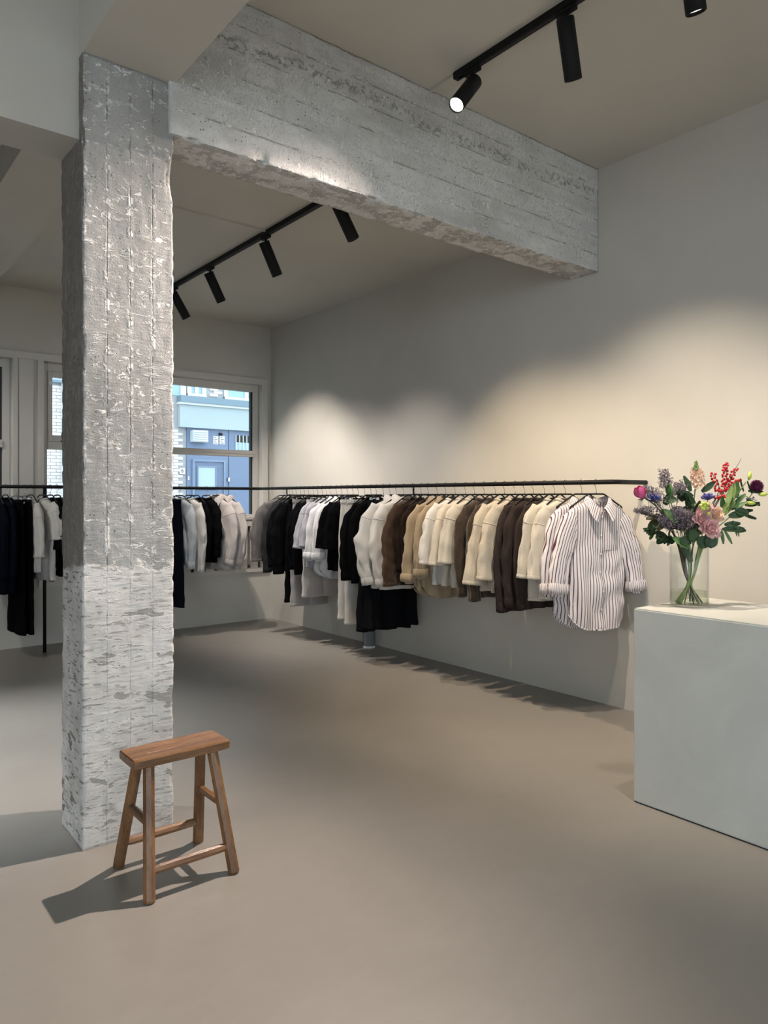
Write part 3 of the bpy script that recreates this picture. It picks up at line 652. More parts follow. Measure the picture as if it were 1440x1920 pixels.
def sleeve(sd, side, p0, p1, p2, r0=.095, r1=.085, r2=.06, depth=.032, ruck=.006, nrow=20, bunch=0., fwd=-.012, cap=.45, crease=.07, wr=.15):
    p0, p1, p2 = Vector(p0), Vector(p1), Vector(p2); NU = 36; rows, uvs = [], []; ln = (p1 - p0).length + (p2 - p1).length
    for r in range(nrow + 1):
        s = r / nrow; c = p0.lerp(p1, s).lerp(p1.lerp(p2, s), s); t = ((p1 - p0) * (1 - s) + (p2 - p1) * s).normalized()
        n = Vector((t.z, 0, -t.x)).normalized()
        a = lerp(r0, r1, s * 2) if s < .5 else lerp(r1, r2, s * 2 - 1); a *= lerp(cap, 1, sm(s / .22)); b = depth * lerp(.55, 1, sm(s / .2))
        row, uv = [], []
        for j in range(NU):
            th = 2 * math.pi * j / NU
            k = 1 + ruck / .06 * nz(math.cos(th) * 1.1 + sd, math.sin(th) * 1.1 + side, s * ln * 11) + crease * (math.sin(3 * th + sd * 2.3 + s * 2.2) + .8 * math.sin(7 * th - sd + s * 1.4)) * sm(s * 1.5) + bunch * math.sin(s * 42 + 2 * math.cos(th) + sd) * sm((s - .1) / .3)
            k += wr * ((.5 - abs(nz(math.cos(th) * 1.6 + sd * 2, s * ln * 9 + math.cos(th) * 1.5, side + math.sin(th)))) * 2 - .5) * sm(s * 3)
            p = c + n * (a * math.cos(th) * k) + Vector((0, b * math.sin(th) * k + fwd * s + .007 * nz(sd, s * 5, side), 0))
            row.append(p); uv.append((a * math.cos(th) + (.23 if math.sin(th) > 0 else 0), s * ln + sd))
        rows.append(row); uvs.append(uv)
    mb = MB(); mb.grid(rows, True, cap0=True, uvs=uvs); mb.rows = rows; mb.dir = (p2 - p1).normalized(); return mb
def band(rows_a, grow, drop, axis=Vector((0, 0, -1)), inner=True, sd=0., rumple=0.):
    """a thickened hem, cuff or rib following a ring of points"""
    c = sum((Vector(p) for p in rows_a), Vector()) / len(rows_a); out = []; uvs = []; per = 0
    prof = ((-.15, 1.0), (0, 1 + grow), (.5, 1 + grow * 1.25), (1, 1 + grow), (1.02, 1 - grow), (.4, 1 - grow * 1.5))
    for i, (f, g_) in enumerate(prof):
        rr, uu = [], []
        for j, p in enumerate(rows_a):
            p = Vector(p); k = g_ + rumple * nz(j * .9 + sd, i * 1.3, sd)
            q = c + (p - c) * k + axis * (drop * f + rumple * .05 * nz(j * .5, i, sd * 2)); rr.append(q); uu.append((j * .016 + .004, q.z))
        out.append(rr); uvs.append(uu)
    mb = MB(); mb.grid(out, True, uvs=uvs); return mb
def collar(rows0, h=.034, fall=.05, spread=.02, gapf=3, pt=.03):
    n = len(rows0); c = sum((Vector(p) for p in rows0), Vector()) / n; cols = []
    for k in range(1, n):                       # from just beside the front centre, round the back, to the other side
        j = (3 * n // 4 + k) % n; p = Vector(rows0[j]); f = k / n; fr = abs(f - .5) * 2; sg = 1 if f < .5 else -1
        d = p - c; d.z = 0; d = d.normalized() if d.length > 1e-6 else Vector((0, -1, 0)); e = sm((fr - .55) / .4)
        st = p + Vector((0, 0, h * (1 - .3 * fr))) - d * .003
        mid = st + d * (spread * .6) + Vector((0, -.003, -.004))
        low = p + d * (spread + .006) + Vector((sg * pt * e, -.006 * e, -fall * (.35 + .75 * e)))
        cols.append([p, st, mid, mid.lerp(low, .5) + d * .003, low])
    rows = [[col[i] for col in cols] for i in range(5)]
    mb = MB(); mb.grid(rows, False, uvs=[[(i * .011, r_ * .02) for i in range(len(r))] for r_, r in enumerate(rows)]); return mb
def buttons(parent, n, z0, z1, yf, x=0., mat='button', r=.0055):
    b0 = None
    for i in range(n):
        z = lerp(z0, z1, i / max(1, n - 1)); y = yf(x, z)
        if b0 is None:
            mb = MB(); mb.lathe([(.001, .003), (r * .8, .003), (r, .0015), (r, 0)], 10); b0 = mb.build('button', mat, parent); b = b0
        else: b = share(b0, 'button', parent)
        b.rotation_euler = (R(90), 0, 0); b.location = (x, y - .001, z)
def front_y(mb, x, z):
    prev = None
    for row in mb.rows:
        n = len(row); f = sorted(row[n // 2:] + row[:1], key=lambda p: p[0])
        if x <= f[0][0]: q = f[0]
        elif x >= f[-1][0]: q = f[-1]
        else:
            for p0, p1 in zip(f, f[1:]):
                if p0[0] <= x <= p1[0]: t = (x - p0[0]) / max(1e-6, p1[0] - p0[0]); q = tuple(lerp(a, b, t) for a, b in zip(p0, p1)); break
        if prev and prev[2] >= z >= q[2]: t = (prev[2] - z) / max(1e-6, prev[2] - q[2]); return lerp(prev[1], q[1], t)
        prev = q
    return prev[1] if z < prev[2] else mb.rows[0][3 * len(mb.rows[0]) // 4][1]
def strip(mb, x, z0, z1, w, off=.003, n=24):
    rows, uvs = [], []
    for i in range(n + 1):
        z = lerp(z0, z1, i / n); xx = [x - w / 2, x - w / 2, x - w / 6, x + w / 6, x + w / 2, x + w / 2]; yy = [front_y(mb, q, z) for q in xx]
        rows.append([(q, y_ - (off if 0 < k < 5 else -.003), z) for k, (q, y_) in enumerate(zip(xx, yy))]); uvs.append([(q, z) for q in xx])
    m = MB(); m.grid(rows, uvs=uvs); return m
SOFT = dict(smooth=True)
def g_tee(t, sd, mat, L=.58, sw=.188, slen=.33, out=.07, sr=.085, neck=.085, chest=.20, nd=.045, fold=.010, rib=True, hemband=True, drop=True, sdep=.036):
    zs = -.155; zh = zs - L + .03; b = torso(sd, sw, chest, chest + .005, zs, zh, neck, nd, fold=fold)
    body = b.build('body', mat, t, **SOFT)
    if rib: band(b.rows[0], .05, .016, Vector((0, 0, 1)), sd=sd).build('neckband', mat, body, **SOFT)
    if hemband: band(b.rows[-1], .012, .018).build('hem', mat, body, **SOFT)
    for s in (-1, 1):
        o = out if s < 0 else min(out, .05)
        sl = sleeve(sd + s, s, (s * (sw - .05), 0, zs + .005), (s * (sw - .005 + o * .45), 0, zs - slen * .45), (s * (sw - .02 + o), 0, zs - slen), sr, sr * 1.02, sr, depth=sdep, ruck=.005, cap=.6)
        so = sl.build('sleeve', mat, t, **SOFT); band(sl.rows[-1], .03, .022, sl.dir).build('sleeve_hem', mat, so, **SOFT)
        if drop: band(sl.rows[6], .035, .006, sl.dir).build('shoulder_seam', mat, so, **SOFT)
def g_sweat(t, sd, mat, L=.62, sw=.188, slen=.64, out=.06, neck=.085, nd=.035, chest=.20, r=(.085, .075, .042), cuff=.06, ruck=.010, bunch=0., fold=.010, hemk=.92, opened=False, buttonmat=None):
    zs = -.155; zh = zs - L + .03; b = torso(sd, sw, chest, chest * hemk, zs, zh, neck, nd, fold=fold)
    body = b.build('body', mat, t, **SOFT)
    band(b.rows[0], .06, .02, Vector((0, 0, 1)), sd=sd).build('neckband', mat, body, **SOFT); band(b.rows[-1], .02, .05).build('hem_rib', mat, body, **SOFT)
    if opened:
        p = strip(b, .0, zs - .07, zh + .02, .03, .003); p.build('button_band', mat, body, **SOFT)
        buttons(body, 5, zs - .1, zh + .05, lambda x, z: front_y(b, x, z) - .004, mat=buttonmat or 'button_dark')
    for s in (-1, 1):
        o = out if s < 0 else min(out, .04)
        sl = sleeve(sd + s, s, (s * (sw - .045), 0, zs + .003), (s * (sw + o * .8), 0, zs - slen * .5), (s * (sw - .03 + o), 0, zs - slen + cuff), *r, depth=.033, ruck=ruck, bunch=bunch, nrow=26)
        so = sl.build('sleeve', mat, t, **SOFT); band(sl.rows[-1], .05, cuff, sl.dir).build('cuff', mat, so, **SOFT)
def g_shirt(t, sd, mat, L=.76, sw=.188, slen=.42, out=.075, chest=.205, rolled=True, tail=.09, nbtn=6, r=(.085, .075, .058), pocket=True, bmat='button', fold=.009, collar_on=True, wallout=.065):
    zs = -.16; zh = zs - L + .05; b = torso(sd, sw, chest, chest + .008, zs, zh, .07, .075, depth=.045, fold=fold, tail=tail)
    body = b.build('body', mat, t, **SOFT)
    if collar_on: collar(b.rows[0]).build('collar', mat, t, **SOFT)
    p = strip(b, .004, zs - .02, zh + .012, .03, .0035); p.build('placket', mat, body, **SOFT)
    buttons(body, nbtn, zs - .05, zh + .12, lambda x, z: front_y(b, x, z) - .006, x=.004, mat=bmat)
    if pocket: strip(b, .085, zs - .13, zs - .25, .095, .0025, 8).build('chest_pocket', mat, body, **SOFT)
    band(b.rows[-1], .008, .008).build('hem', mat, body, **SOFT)
    for s in (-1, 1):
        o = out if s < 0 else min(out, wallout)
        sl = sleeve(sd + s, s, (s * (sw - .045), 0, zs + .002), (s * (sw + o * .65), 0, zs - slen * .5), (s * (sw - .02 + o), 0, zs - slen), *r, depth=.034, ruck=.009, nrow=24)
        so = sl.build('sleeve', mat, t, **SOFT)
        if rolled:
            band(sl.rows[-1], .16, .055, sl.dir, sd=sd + s, rumple=.10).build('rolled_cuff', mat, so, **SOFT)
            inner = sleeve(sd + s + 9, s, sl.rows and (s * (sw - .02 + o), -.012, zs - slen - .02), (s * (sw - .02 + o), -.012, zs - slen - .04), (s * (sw - .022 + o), -.012, zs - slen - .07), .05, .05, .035, depth=.026, ruck=.012, nrow=6, cap=1, fwd=0); inner.build('cuff_lining', mat, so, **SOFT)
        else: band(sl.rows[-1], .05, .06, sl.dir).build('cuff', mat, so, **SOFT)
def g_jacket(t, sd, mat, L=.66, sw=.215, slen=.62, out=.07, chest=.23, hood=False, r=(.10, .095, .055), bmat='button_dark', fold=.008):
    zs = -.16; zh = zs - L + .06; b = torso(sd, sw, chest, chest * .95, zs, zh, .085, .06, depth=.055, fold=fold)
    body = b.build('body', mat, t, **SOFT); band(b.rows[-1], .018, .055).build('waistband', mat, body, **SOFT)
    collar(b.rows[0], .045, .075, .03, pt=.035).build('collar', mat, t, **SOFT)
    strip(b, 0, zs - .03, zh - .01, .05, .005).build('placket', mat, body, **SOFT); buttons(body, 6, zs - .06, zh + .02, lambda x, z: front_y(b, x, z) - .008, mat=bmat, r=.008)
    for x in (-.11, .11): strip(b, x, zs - .14, zs - .26, .10, .004, 8).build('chest_pocket', mat, body, **SOFT)
    if hood:
        hd = MB(); rows = []
        for i in range(9):
            a = math.pi * (.08 + .84 * i / 8); rows.append([(.115 * math.cos(2 * math.pi * k / 18) * math.sin(a) ** .6, .045 + .055 * math.sin(2 * math.pi * k / 18) * math.sin(a), zs + .035 + .07 * math.cos(a) + .012 * nz(k * .7, i, sd)) for k in range(18)])
        hd.grid(rows, True, True, True); hd.build('hood', mat, t, **SOFT)
    for s in (-1, 1):
        o = out if s < 0 else min(out, .045)
        sl = sleeve(sd + s, s, (s * (sw - .05), 0, zs + .004), (s * (sw + .01 + o), 0, zs - slen * .5), (s * (sw - .03 + o * .8), 0, zs - slen + .055), *r, depth=.045, ruck=.011, nrow=26, cap=.55)
        so = sl.build('sleeve', mat, t, **SOFT); band(sl.rows[-1], .05, .055, sl.dir).build('cuff', mat, so, **SOFT)
        band(sl.rows[5], .03, .006, sl.dir).build('shoulder_seam', mat, so, **SOFT)
def g_trousers(t, sd, mat, L=1.0, ww=.165, leg=.095, hemw=.10, jeans=True, depth=.028, wide=0.):
    z0 = -.115; zc = z0 - .30; rows, uvs = [], []; NU = 36
    for i in range(9):
        s = i / 8; z = lerp(z0, zc, s); hw = lerp(ww, 2 * leg, sm(s)); row = []; uv = []
        for j in range(NU):
            a = 2 * math.pi * j / NU; x = hw * math.copysign(abs(math.cos(a)) ** .7, math.cos(a)); y = lerp(.016, depth, s) * math.sin(a) + .004 * nz(x * 14 + sd, z * 8, a)
            row.append((x, y, z)); uv.append((x, z))
        rows.append(row); uvs.append(uv)
    b = MB(); b.grid(rows, True, uvs=uvs); b.rows = rows; body = b.build('hips', mat, t, **SOFT)
    wb_ = band(rows[0], .03, .036, Vector((0, 0, -1))); wbo = wb_.build('waistband', mat, t, **SOFT)
    for s in (-1, 1):
        sl = sleeve(sd + s, s, (s * leg, 0, zc + .03), (s * (leg + wide * .5), .0, lerp(zc, z0 - L, .5)), (s * (leg + wide), 0, z0 - L), leg, lerp(leg, hemw, .5), hemw, depth=depth, ruck=.004, nrow=22, cap=1, fwd=0, wr=.05, crease=.03)
        lo = sl.build('trouser_leg', mat, t, **SOFT); band(sl.rows[-1], .02, .028, sl.dir).build('hem', mat, lo, **SOFT)
        if jeans: strip(b, s * .10, z0 - .05, z0 - .14, .075, .003, 5).build('pocket', mat, body, **SOFT)
    if jeans:
        for x in (-.12, -.04, .04, .12): MB().box(x - .006, x + .006, -.022, -.018, z0 - .04, z0 + .004).build('belt_loop', mat, wbo)
        strip(b, .006, z0 - .03, z0 - .2, .03, .004, 8).build('fly', mat, body, **SOFT); buttons(wbo, 1, z0 - .018, z0 - .018, lambda x, z: -.02, mat='chrome', r=.008)
def g_skirt(t, sd, mat, L=1.08, ww=.15, hem=.27, depth=.06, panels=True):
    b = torso(sd, ww, lerp(ww, hem, .35), hem, -.118, -.118 - L, ww - .02, .0, depth=depth, fold=.022, slope=.01, nback=0)
    body = b.build('skirt_body', mat, t, **SOFT); band(b.rows[2], .03, .04, Vector((0, 0, -1))).build('waistband', mat, t, **SOFT); band(b.rows[-1], .01, .03).build('hem', mat, body, **SOFT)
    if panels: strip(b, .0, -.16, -.118 - L + .02, .012, .003, 30).build('front_seam', mat, body, **SOFT)
def g_tank(t, sd, mat, L=.6, sw=.16, chest=.19, hem=.20):
    b = torso(sd, sw, chest, hem, -.15, -.15 - L, .11, .12, fold=.014); body = b.build('body', mat, t, **SOFT)
    band(b.rows[0], .03, .010, Vector((0, 0, 1))).build('neck_binding', mat, body, **SOFT); band(b.rows[-1], .012, .016).build('hem', mat, body, **SOFT)

ORD = 'first second third fourth fifth sixth seventh eighth ninth tenth eleventh twelfth thirteenth fourteenth fifteenth sixteenth seventeenth eighteenth nineteenth twentieth'.split()
def ordn(i):
    if i <= 20: return ORD[i - 1]
    return {2: 'twenty', 3: 'thirty', 4: 'forty'}[i // 10] + '-' + ORD[i % 10 - 1] if i % 10 else {3: 'thirtieth', 4: 'fortieth'}[i // 10]
def hang(i, loc, rz, name, cat, desc, where, fn, group, **kw):
    clips = kw.pop("clips", 0); dz = kw.pop('dz', 0)
    t = thing(name, '%s, %s %s' % (desc, ordn(i), where), cat, (loc[0], loc[1], loc[2] + dz), rz, group)
    fn(t, i * 7.3 + (0 if 'long' in where else 51), **kw)
    hanger(loc, rz, clips, 'black %s hanger of the %s garment %s' % ('clip' if clips else 'metal', ordn(i), where))
    return t
# right rail, from the counter end to the windows: (pixel of the hook, turn, ...)
TEE, SW, SH, JK, TR, SK, TK = g_tee, g_sweat, g_shirt, g_jacket, g_trousers, g_skirt, g_tank
RIGHT = [
 (1118, -21, 'striped_shirt', 'shirt', 'white burgundy striped shirt, front fully visible', SH, dict(mat='pinstripe', L=.775, slen=.45, sw=.178, chest=.182, out=.115, wallout=.115, r=(.075, .068, .055))),
 (1091, -19, 'striped_shirt', 'shirt', 'white burgundy striped shirt, half covered', SH, dict(mat='pinstripe', L=.775, slen=.46, sw=.178, chest=.182, out=.075, r=(.075, .068, .055))),
 (1060, -8, 'cream_tee', 't-shirt', 'cream boxy tee with wide elbow sleeves', TEE, dict(mat='cream', slen=.42, out=.06)),
 (1040, -8, 'cream_tee', 't-shirt', 'cream boxy tee with wide elbow sleeves', TEE, dict(mat='cream', slen=.42, out=.065, L=.6)),
 (1021, -6, 'sweatshirt', 'sweatshirt', 'dark brown grey sweatshirt', SW, dict(mat='dark_brown', out=.045)),
 (1000, -6, 'sweatshirt', 'sweatshirt', 'dark brown grey sweatshirt', SW, dict(mat='dark_brown', out=.055, L=.64)),
 (984, -4, 'sweatshirt', 'sweatshirt', 'dark brown grey sweatshirt', SW, dict(mat='dark_brown', out=.06, L=.66, slen=.68)),
 (966, -6, 'oat_tee', 't-shirt', 'oat coloured tee with stitched sleeve hems', TEE, dict(mat='oat', slen=.46, out=.075, sr=.09)),
 (946, -8, 'oat_tee', 't-shirt', 'oat coloured tee with stitched sleeve hems', TEE, dict(mat='oat', slen=.50, out=.085, sr=.09)),
 (929, -4, 'wool_cardigan', 'cardigan', 'fuzzy dark brown wool cardigan', SW, dict(mat='brown_wool', out=.05, L=.6, opened=True)),
 (908, -5, 'wool_cardigan', 'cardigan', 'fuzzy dark brown wool cardigan', SW, dict(mat='brown_wool', out=.05, L=.6, slen=.62, opened=True)),
 (890, -8, 'cream_tee', 't-shirt', 'cream tee with wide sleeves', TEE, dict(mat='cream', slen=.38, out=.07)),
 (873, -8, 'cream_tee', 't-shirt', 'cream tee with wide sleeves', TEE, dict(mat='cream', slen=.40, out=.07)),
 (854, -8, 'cream_tee', 't-shirt', 'pale cream tee with wide sleeves', TEE, dict(mat='offwhite', slen=.40, out=.075)),
 (836, -10, 'khaki_shirt', 'shirt', 'khaki shirt with rolled sleeve', SH, dict(mat='khaki', L=.72, slen=.46, out=.05, pocket=False, bmat='button_dark')),
 (820, -10, 'khaki_shirt', 'shirt', 'khaki shirt with rolled sleeve', SH, dict(mat='khaki', L=.72, slen=.50, out=.085, pocket=False, bmat='button_dark')),
 (803, -5, 'brown_pullover', 'pullover', 'very dark brown long-sleeved top', SW, dict(mat='espresso', out=.03, L=.58, slen=.5)),
 (790, -5, 'brown_pullover', 'pullover', 'very dark brown long-sleeved top', SW, dict(mat='espresso', out=.04, L=.58, slen=.5)),
 (774, -5, 'ruched_blouse', 'blouse', 'chocolate brown top with gathered sleeve', SW, dict(mat='chocolate', out=.075, L=.6, slen=.62, bunch=.07, ruck=.016, cuff=.03, r=(.08, .075, .05))),
 (757, -8, 'denim_jacket', 'jacket', 'off-white denim jacket', JK, dict(mat='offwhite', out=.03)),
 (743, -14, 'denim_jacket', 'jacket', 'off-white denim jacket with puffed sleeve', JK, dict(mat='offwhite', out=.08, r=(.10, .105, .055))),
 (731, -6, 'denim_skirt', 'skirt', 'long flared black denim skirt', SK, dict(mat='black_denim', L=1.0, hem=.26, clips=.12)),
 (719, -6, 'denim_skirt', 'skirt', 'long flared black denim skirt', SK, dict(mat='black_denim', L=1.03, hem=.26, clips=.12)),
 (706, -5, 'black_sweater', 'sweater', 'black knitted sweater', SW, dict(mat='black_knit', out=.05, L=.6)),
 (696, -5, 'black_sweater', 'sweater', 'black knitted sweater with loose cuff', SW, dict(mat='black_knit', out=.09, L=.58, slen=.62, r=(.085, .085, .05))),
 (684, -5, 'cream_jeans', 'jeans', 'straight cream denim jeans', TR, dict(mat='cream_denim', L=1.02, clips=.12)),
 (672, -8, 'cream_jeans', 'jeans', 'straight cream denim jeans with belt loops', TR, dict(mat='cream_denim', L=.99, clips=.12, ww=.17)),
 (662, -4, 'black_tee', 't-shirt', 'black tee', TEE, dict(mat='black', slen=.36, out=.05)),
 (652, -4, 'black_tee', 't-shirt', 'black tee', TEE, dict(mat='black', slen=.36, out=.075)),
 (641, -8, 'white_shirt', 'shirt', 'white shirt with rolled sleeve', SH, dict(mat='white', L=.7, slen=.42, out=.06, pocket=False)),
 (631, -8, 'white_shirt', 'shirt', 'white shirt with rolled sleeve', SH, dict(mat='white', L=.7, slen=.42, out=.085, pocket=False)),
 (620, -6, 'grey_tee', 't-shirt', 'pale heather grey tee', TEE, dict(mat='heather', slen=.36, out=.06)),
 (612, -6, 'grey_tee', 't-shirt', 'pale heather grey tee', TEE, dict(mat='heather', slen=.38, out=.08)),
 (605, -4, 'beige_trousers', 'trousers', 'beige grey wide trousers', TR, dict(mat='stone', L=.86, jeans=False, leg=.1, hemw=.12, clips=.12)),
 (596, -4, 'black_pullover', 'pullover', 'black long-sleeved top', SW, dict(mat='black', out=.05, L=.6)),
 (588, -4, 'black_pullover', 'pullover', 'black long-sleeved top', SW, dict(mat='black', out=.06, L=.62, slen=.6)),
 (579, -6, 'grey_jeans', 'jeans', 'light taupe grey jeans', TR, dict(mat='taupe_denim', L=.97, clips=.12)),
 (571, -4, 'black_trousers', 'trousers', 'black wide trousers', TR, dict(mat='black', L=.94, jeans=False, leg=.1, hemw=.11, clips=.12)),
 (564, -4, 'black_sweater', 'sweater', 'black sweater with draped sleeve', SW, dict(mat='black_knit', out=.08, L=.62, r=(.09, .1, .05), slen=.66)),
 (556, -4, 'black_sweater', 'sweater', 'black sweater with draped sleeve', SW, dict(mat='black_knit', out=.09, L=.6, r=(.09, .1, .05), slen=.6)),
 (549, -4, 'grey_sweater', 'sweater', 'charcoal grey sweater', SW, dict(mat='charcoal', out=.06, L=.6)),
 (543, -4, 'grey_sweater', 'sweater', 'charcoal grey sweater', SW, dict(mat='charcoal', out=.09, L=.6, slen=.66)),
 (533, -10, 'wool_coat', 'coat', 'grey flecked wool jacket', SW, dict(mat='melange', out=.08, L=.6, slen=.56, r=(.095, .10, .075), cuff=.02, sw=.215)),
]
for i, (u, rz, name, cat, desc, fn, kw) in enumerate(RIGHT):
    d = ray(u, 908); y = XRL * d.y / d.x
    hang(i + 1, (XRL, y, ZRL), R(rz), name, cat, desc, 'from the counter on the long rail', fn, 'clothes on the long right rail', **kw)
BACK = [
 (422, -76, 'hooded_jacket', 'jacket', 'stone coloured jacket with wide sleeve', JK, dict(mat='stone', out=.06, slen=.6, L=.66)),
 (406, -77, 'hooded_jacket', 'jacket', 'stone coloured hooded jacket', JK, dict(mat='stone', out=.05, slen=.6, L=.66, hood=True)),
 (387, -82, 'black_jacket', 'jacket', 'black slim jacket', SW, dict(mat='black', out=.03, L=.56, slen=.52, r=(.08, .075, .05))),
 (366, -80, 'black_pullover', 'pullover', 'black top', SW, dict(mat='black', out=.04, L=.56, slen=.56)),
 (355, -78, 'white_cardigan', 'cardigan', 'white long-sleeved knit', SW, dict(mat='warm_white', out=.06, L=.58, slen=.66)),
 (336, -76, 'blouse', 'blouse', 'pale grey blue long-sleeved blouse', SW, dict(mat='pale_blue', out=.06, L=.56, slen=.62, r=(.08, .07, .045))),
 (322, -82, 'navy_trousers', 'trousers', 'navy wide trousers beside the column', TR, dict(mat='navy', L=1.0, jeans=False, leg=.1, hemw=.12, clips=.12)),
 (107, -84, 'black_pullover', 'pullover', 'black loose top right beside the column', SW, dict(mat='black', out=.05, L=.6, slen=.5)),
 (94, -83, 'black_pullover', 'pullover', 'black loose top with wide sleeve', TEE, dict(mat='black', slen=.36, out=.1, L=.55)),
 (80, -75, 'cream_knit', 'top', 'cream round-necked top', TEE, dict(mat='warm_white', slen=.28, out=.05, L=.66)),
 (57, -82, 'white_tee', 't-shirt', 'off-white tee with long sleeve', TEE, dict(mat='warm_white', slen=.42, out=.05, sr=.07)),
 (47, -86, 'black_trousers', 'trousers', 'long black pleated trousers', TR, dict(mat='black', L=1.1, jeans=False, leg=.095, hemw=.12, clips=.12)),
 (31, -86, 'black_trousers', 'trousers', 'long black pleated trousers', TR, dict(mat='black', L=1.1, jeans=False, leg=.095, hemw=.13, clips=.12)),
 (10, -84, 'navy_coat', 'coat', 'navy long-sleeved coat', SW, dict(mat='navy', out=.05, L=.72, slen=.6)),
 (-6, -84, 'navy_coat', 'coat', 'navy coat at the picture edge', SW, dict(mat='navy', out=.05, L=.72, slen=.6)),
]
for i, (u, rz, name, cat, desc, fn, kw) in enumerate(BACK):
    d = ray(u, 912); x = YRL * d.x / d.y
    hang(i + 1, (x, YRL, ZRL), R(rz), name, cat, desc, 'from the corner on the window rail', fn, 'clothes on the rail under the windows', **kw)

# ================================================================== VASE AND FLOWERS
VX, VY, VZ, VR, VH = 3.14, 1.711, .8597, .083, .27
va = thing('glass_vase', 'clear glass cylinder vase of mixed flowers on the counter', 'vase', (VX, VY, VZ))
MB().lathe([(.002, .0), (VR - .003, .0), (VR, .004), (VR, VH - .002), (VR - .0015, VH), (VR - .003, VH - .002), (VR - .003, .012), (.002, .009)], 48, caps=(True, True)).build('vase_body', 'vase_glass', va, smooth=True)
MB().lathe([(.002, .0095), (VR - .0034, .0125), (VR - .0034, .066), (.002, .066)], 40).build('water', 'water', va)
MB().lathe([(VR - .0034, .0655), (VR - .0034, .0672), (VR - .006, .0665)], 40, caps=(False, False)).build('water_line', 'vase_glass', va, smooth=True)
VF = VX * math.sin(YAW) + VY * math.cos(YAW)
RV = Vector((math.cos(YAW), -math.sin(YAW), 0)); FV = Vector((math.sin(YAW), math.cos(YAW), 0)); UP = Vector((0, 0, 1)); V0 = Vector((VX, VY, VZ))
frng = random.Random(11)
def zp(x, y, df=0.): return atd(1160 + .19444 * x, 840 + .19444 * y, VF + df)        # a spot in the flower crop of the photograph
def catmull(P, n=6):
    P = [Vector(p) for p in P]; Q = [P[0] * 2 - P[1]] + P + [P[-1] * 2 - P[-2]]; out = []
    for i in range(1, len(Q) - 2):
        for k in range(n):
            t = k / n; a, b, c, d = Q[i - 1:i + 3]
            out.append(.5 * ((2 * b) + (c - a) * t + (2 * a - 5 * b + 4 * c - d) * t * t + (3 * b - a - 3 * c + d) * t ** 3))
    return out + [P[-1]]
def flower(name, label, cat, head, foot, rim, stemmat='stem_dark', r=.003, bend=None):
    """root at the foot of the stem inside the vase; the stem leans on the rim, crosses at the waist"""
    f = V0 + RV * foot[0] + FV * foot[1] + UP * .014; w = V0 + RV * rim[0] * .25 + FV * rim[1] * .3 + UP * .125; q = V0 + RV * rim[0] + FV * rim[1] + UP * (VH + .01)
    t = thing(name, label, cat, f, 0, 'stems in the glass vase')
    pts = [f, w, q] + ([bend] if bend else []) + [head]; path = catmull(pts, 7)
    MB().tube([p - f for p in path], [lerp(r * 1.15, r * .75, i / len(path)) for i in range(len(path))], 7).build('stem', stemmat, t, smooth=True)
    return t, f, path
def petal(mb, base, d, n, L, W, curl=.4, cup=.3, ruf=0., sd=0.):
    d = d.normalized(); n = (n - d * n.dot(d)).normalized(); s_ = d.cross(n); rows = []
    for i in range(6):
        t = i / 5; w = W * (math.sin(math.pi * (.12 + .80 * t)) ** .8); row = []
        c = base + d * (L * t) + n * (curl * L * t * t)
        for j in range(5):
            e = (j - 2) / 2; row.append(c + s_ * (w * e) + n * (cup * W * e * e + ruf * L * nz(e * 2.1 + sd, t * 3, sd) * t))
        rows.append(row)
    mb.grid(rows)
def leaf(parent, f, base, d, n, L, W, mat, curl=-.25, name='leaf', fold=.25):
    mb = MB(); petal(mb, base - f, d, n, L, W, curl, fold, .03, L * 50); petal(mb, base - f - n.normalized() * .0008, d, n, L * .995, W * .99, curl, fold, .03, L * 50); return mb.build(name, mat, parent, smooth=True)
def dirv(x, y, z=0): return (RV * x + UP * y + FV * z).normalized()

# rose
h = zp(215, 440, -.02); t, f, pth = flower('pink_rose', 'single deep pink rose leaning out to the left', 'flower', h, (.05, -.02), (-.05, .01), 'stem_dark', .0032, zp(430, 640, -.01))
mb = MB(); ax = dirv(-.5, .85, -.2); u1 = ax.orthogonal().normalized()
for k in range(22):
    a = k * 2.4; rad = .003 + .0011 * k; o = Matrix.Rotation(a, 3, ax) @ u1
    petal(mb, h - f - ax * .024 + o * rad * .3, (ax * 1.2 + o * (.10 + .045 * k)).normalized(), -o, .040 + .0004 * k, .014 + .0007 * k, .42, .55, .06, k)
mb.build('bloom', 'rose_pink', t, smooth=True)
mb = MB()
for k in range(5): o = Matrix.Rotation(k * 1.256, 3, ax) @ u1; petal(mb, h - f - ax * .025, (o - ax * .2).normalized(), ax, .026, .006, .2)
mb.build('sepals', 'leaf_mid', t, smooth=True)
leaf(t, f, zp(430, 720), dirv(-.85, -.25, -.4), dirv(.1, .8, -.6), .085, .034, 'leaf_olive'); leaf(t, f, zp(400, 680), dirv(-.75, .1, .3), dirv(.1, .8, -.6), .06, .024, 'leaf_olive')
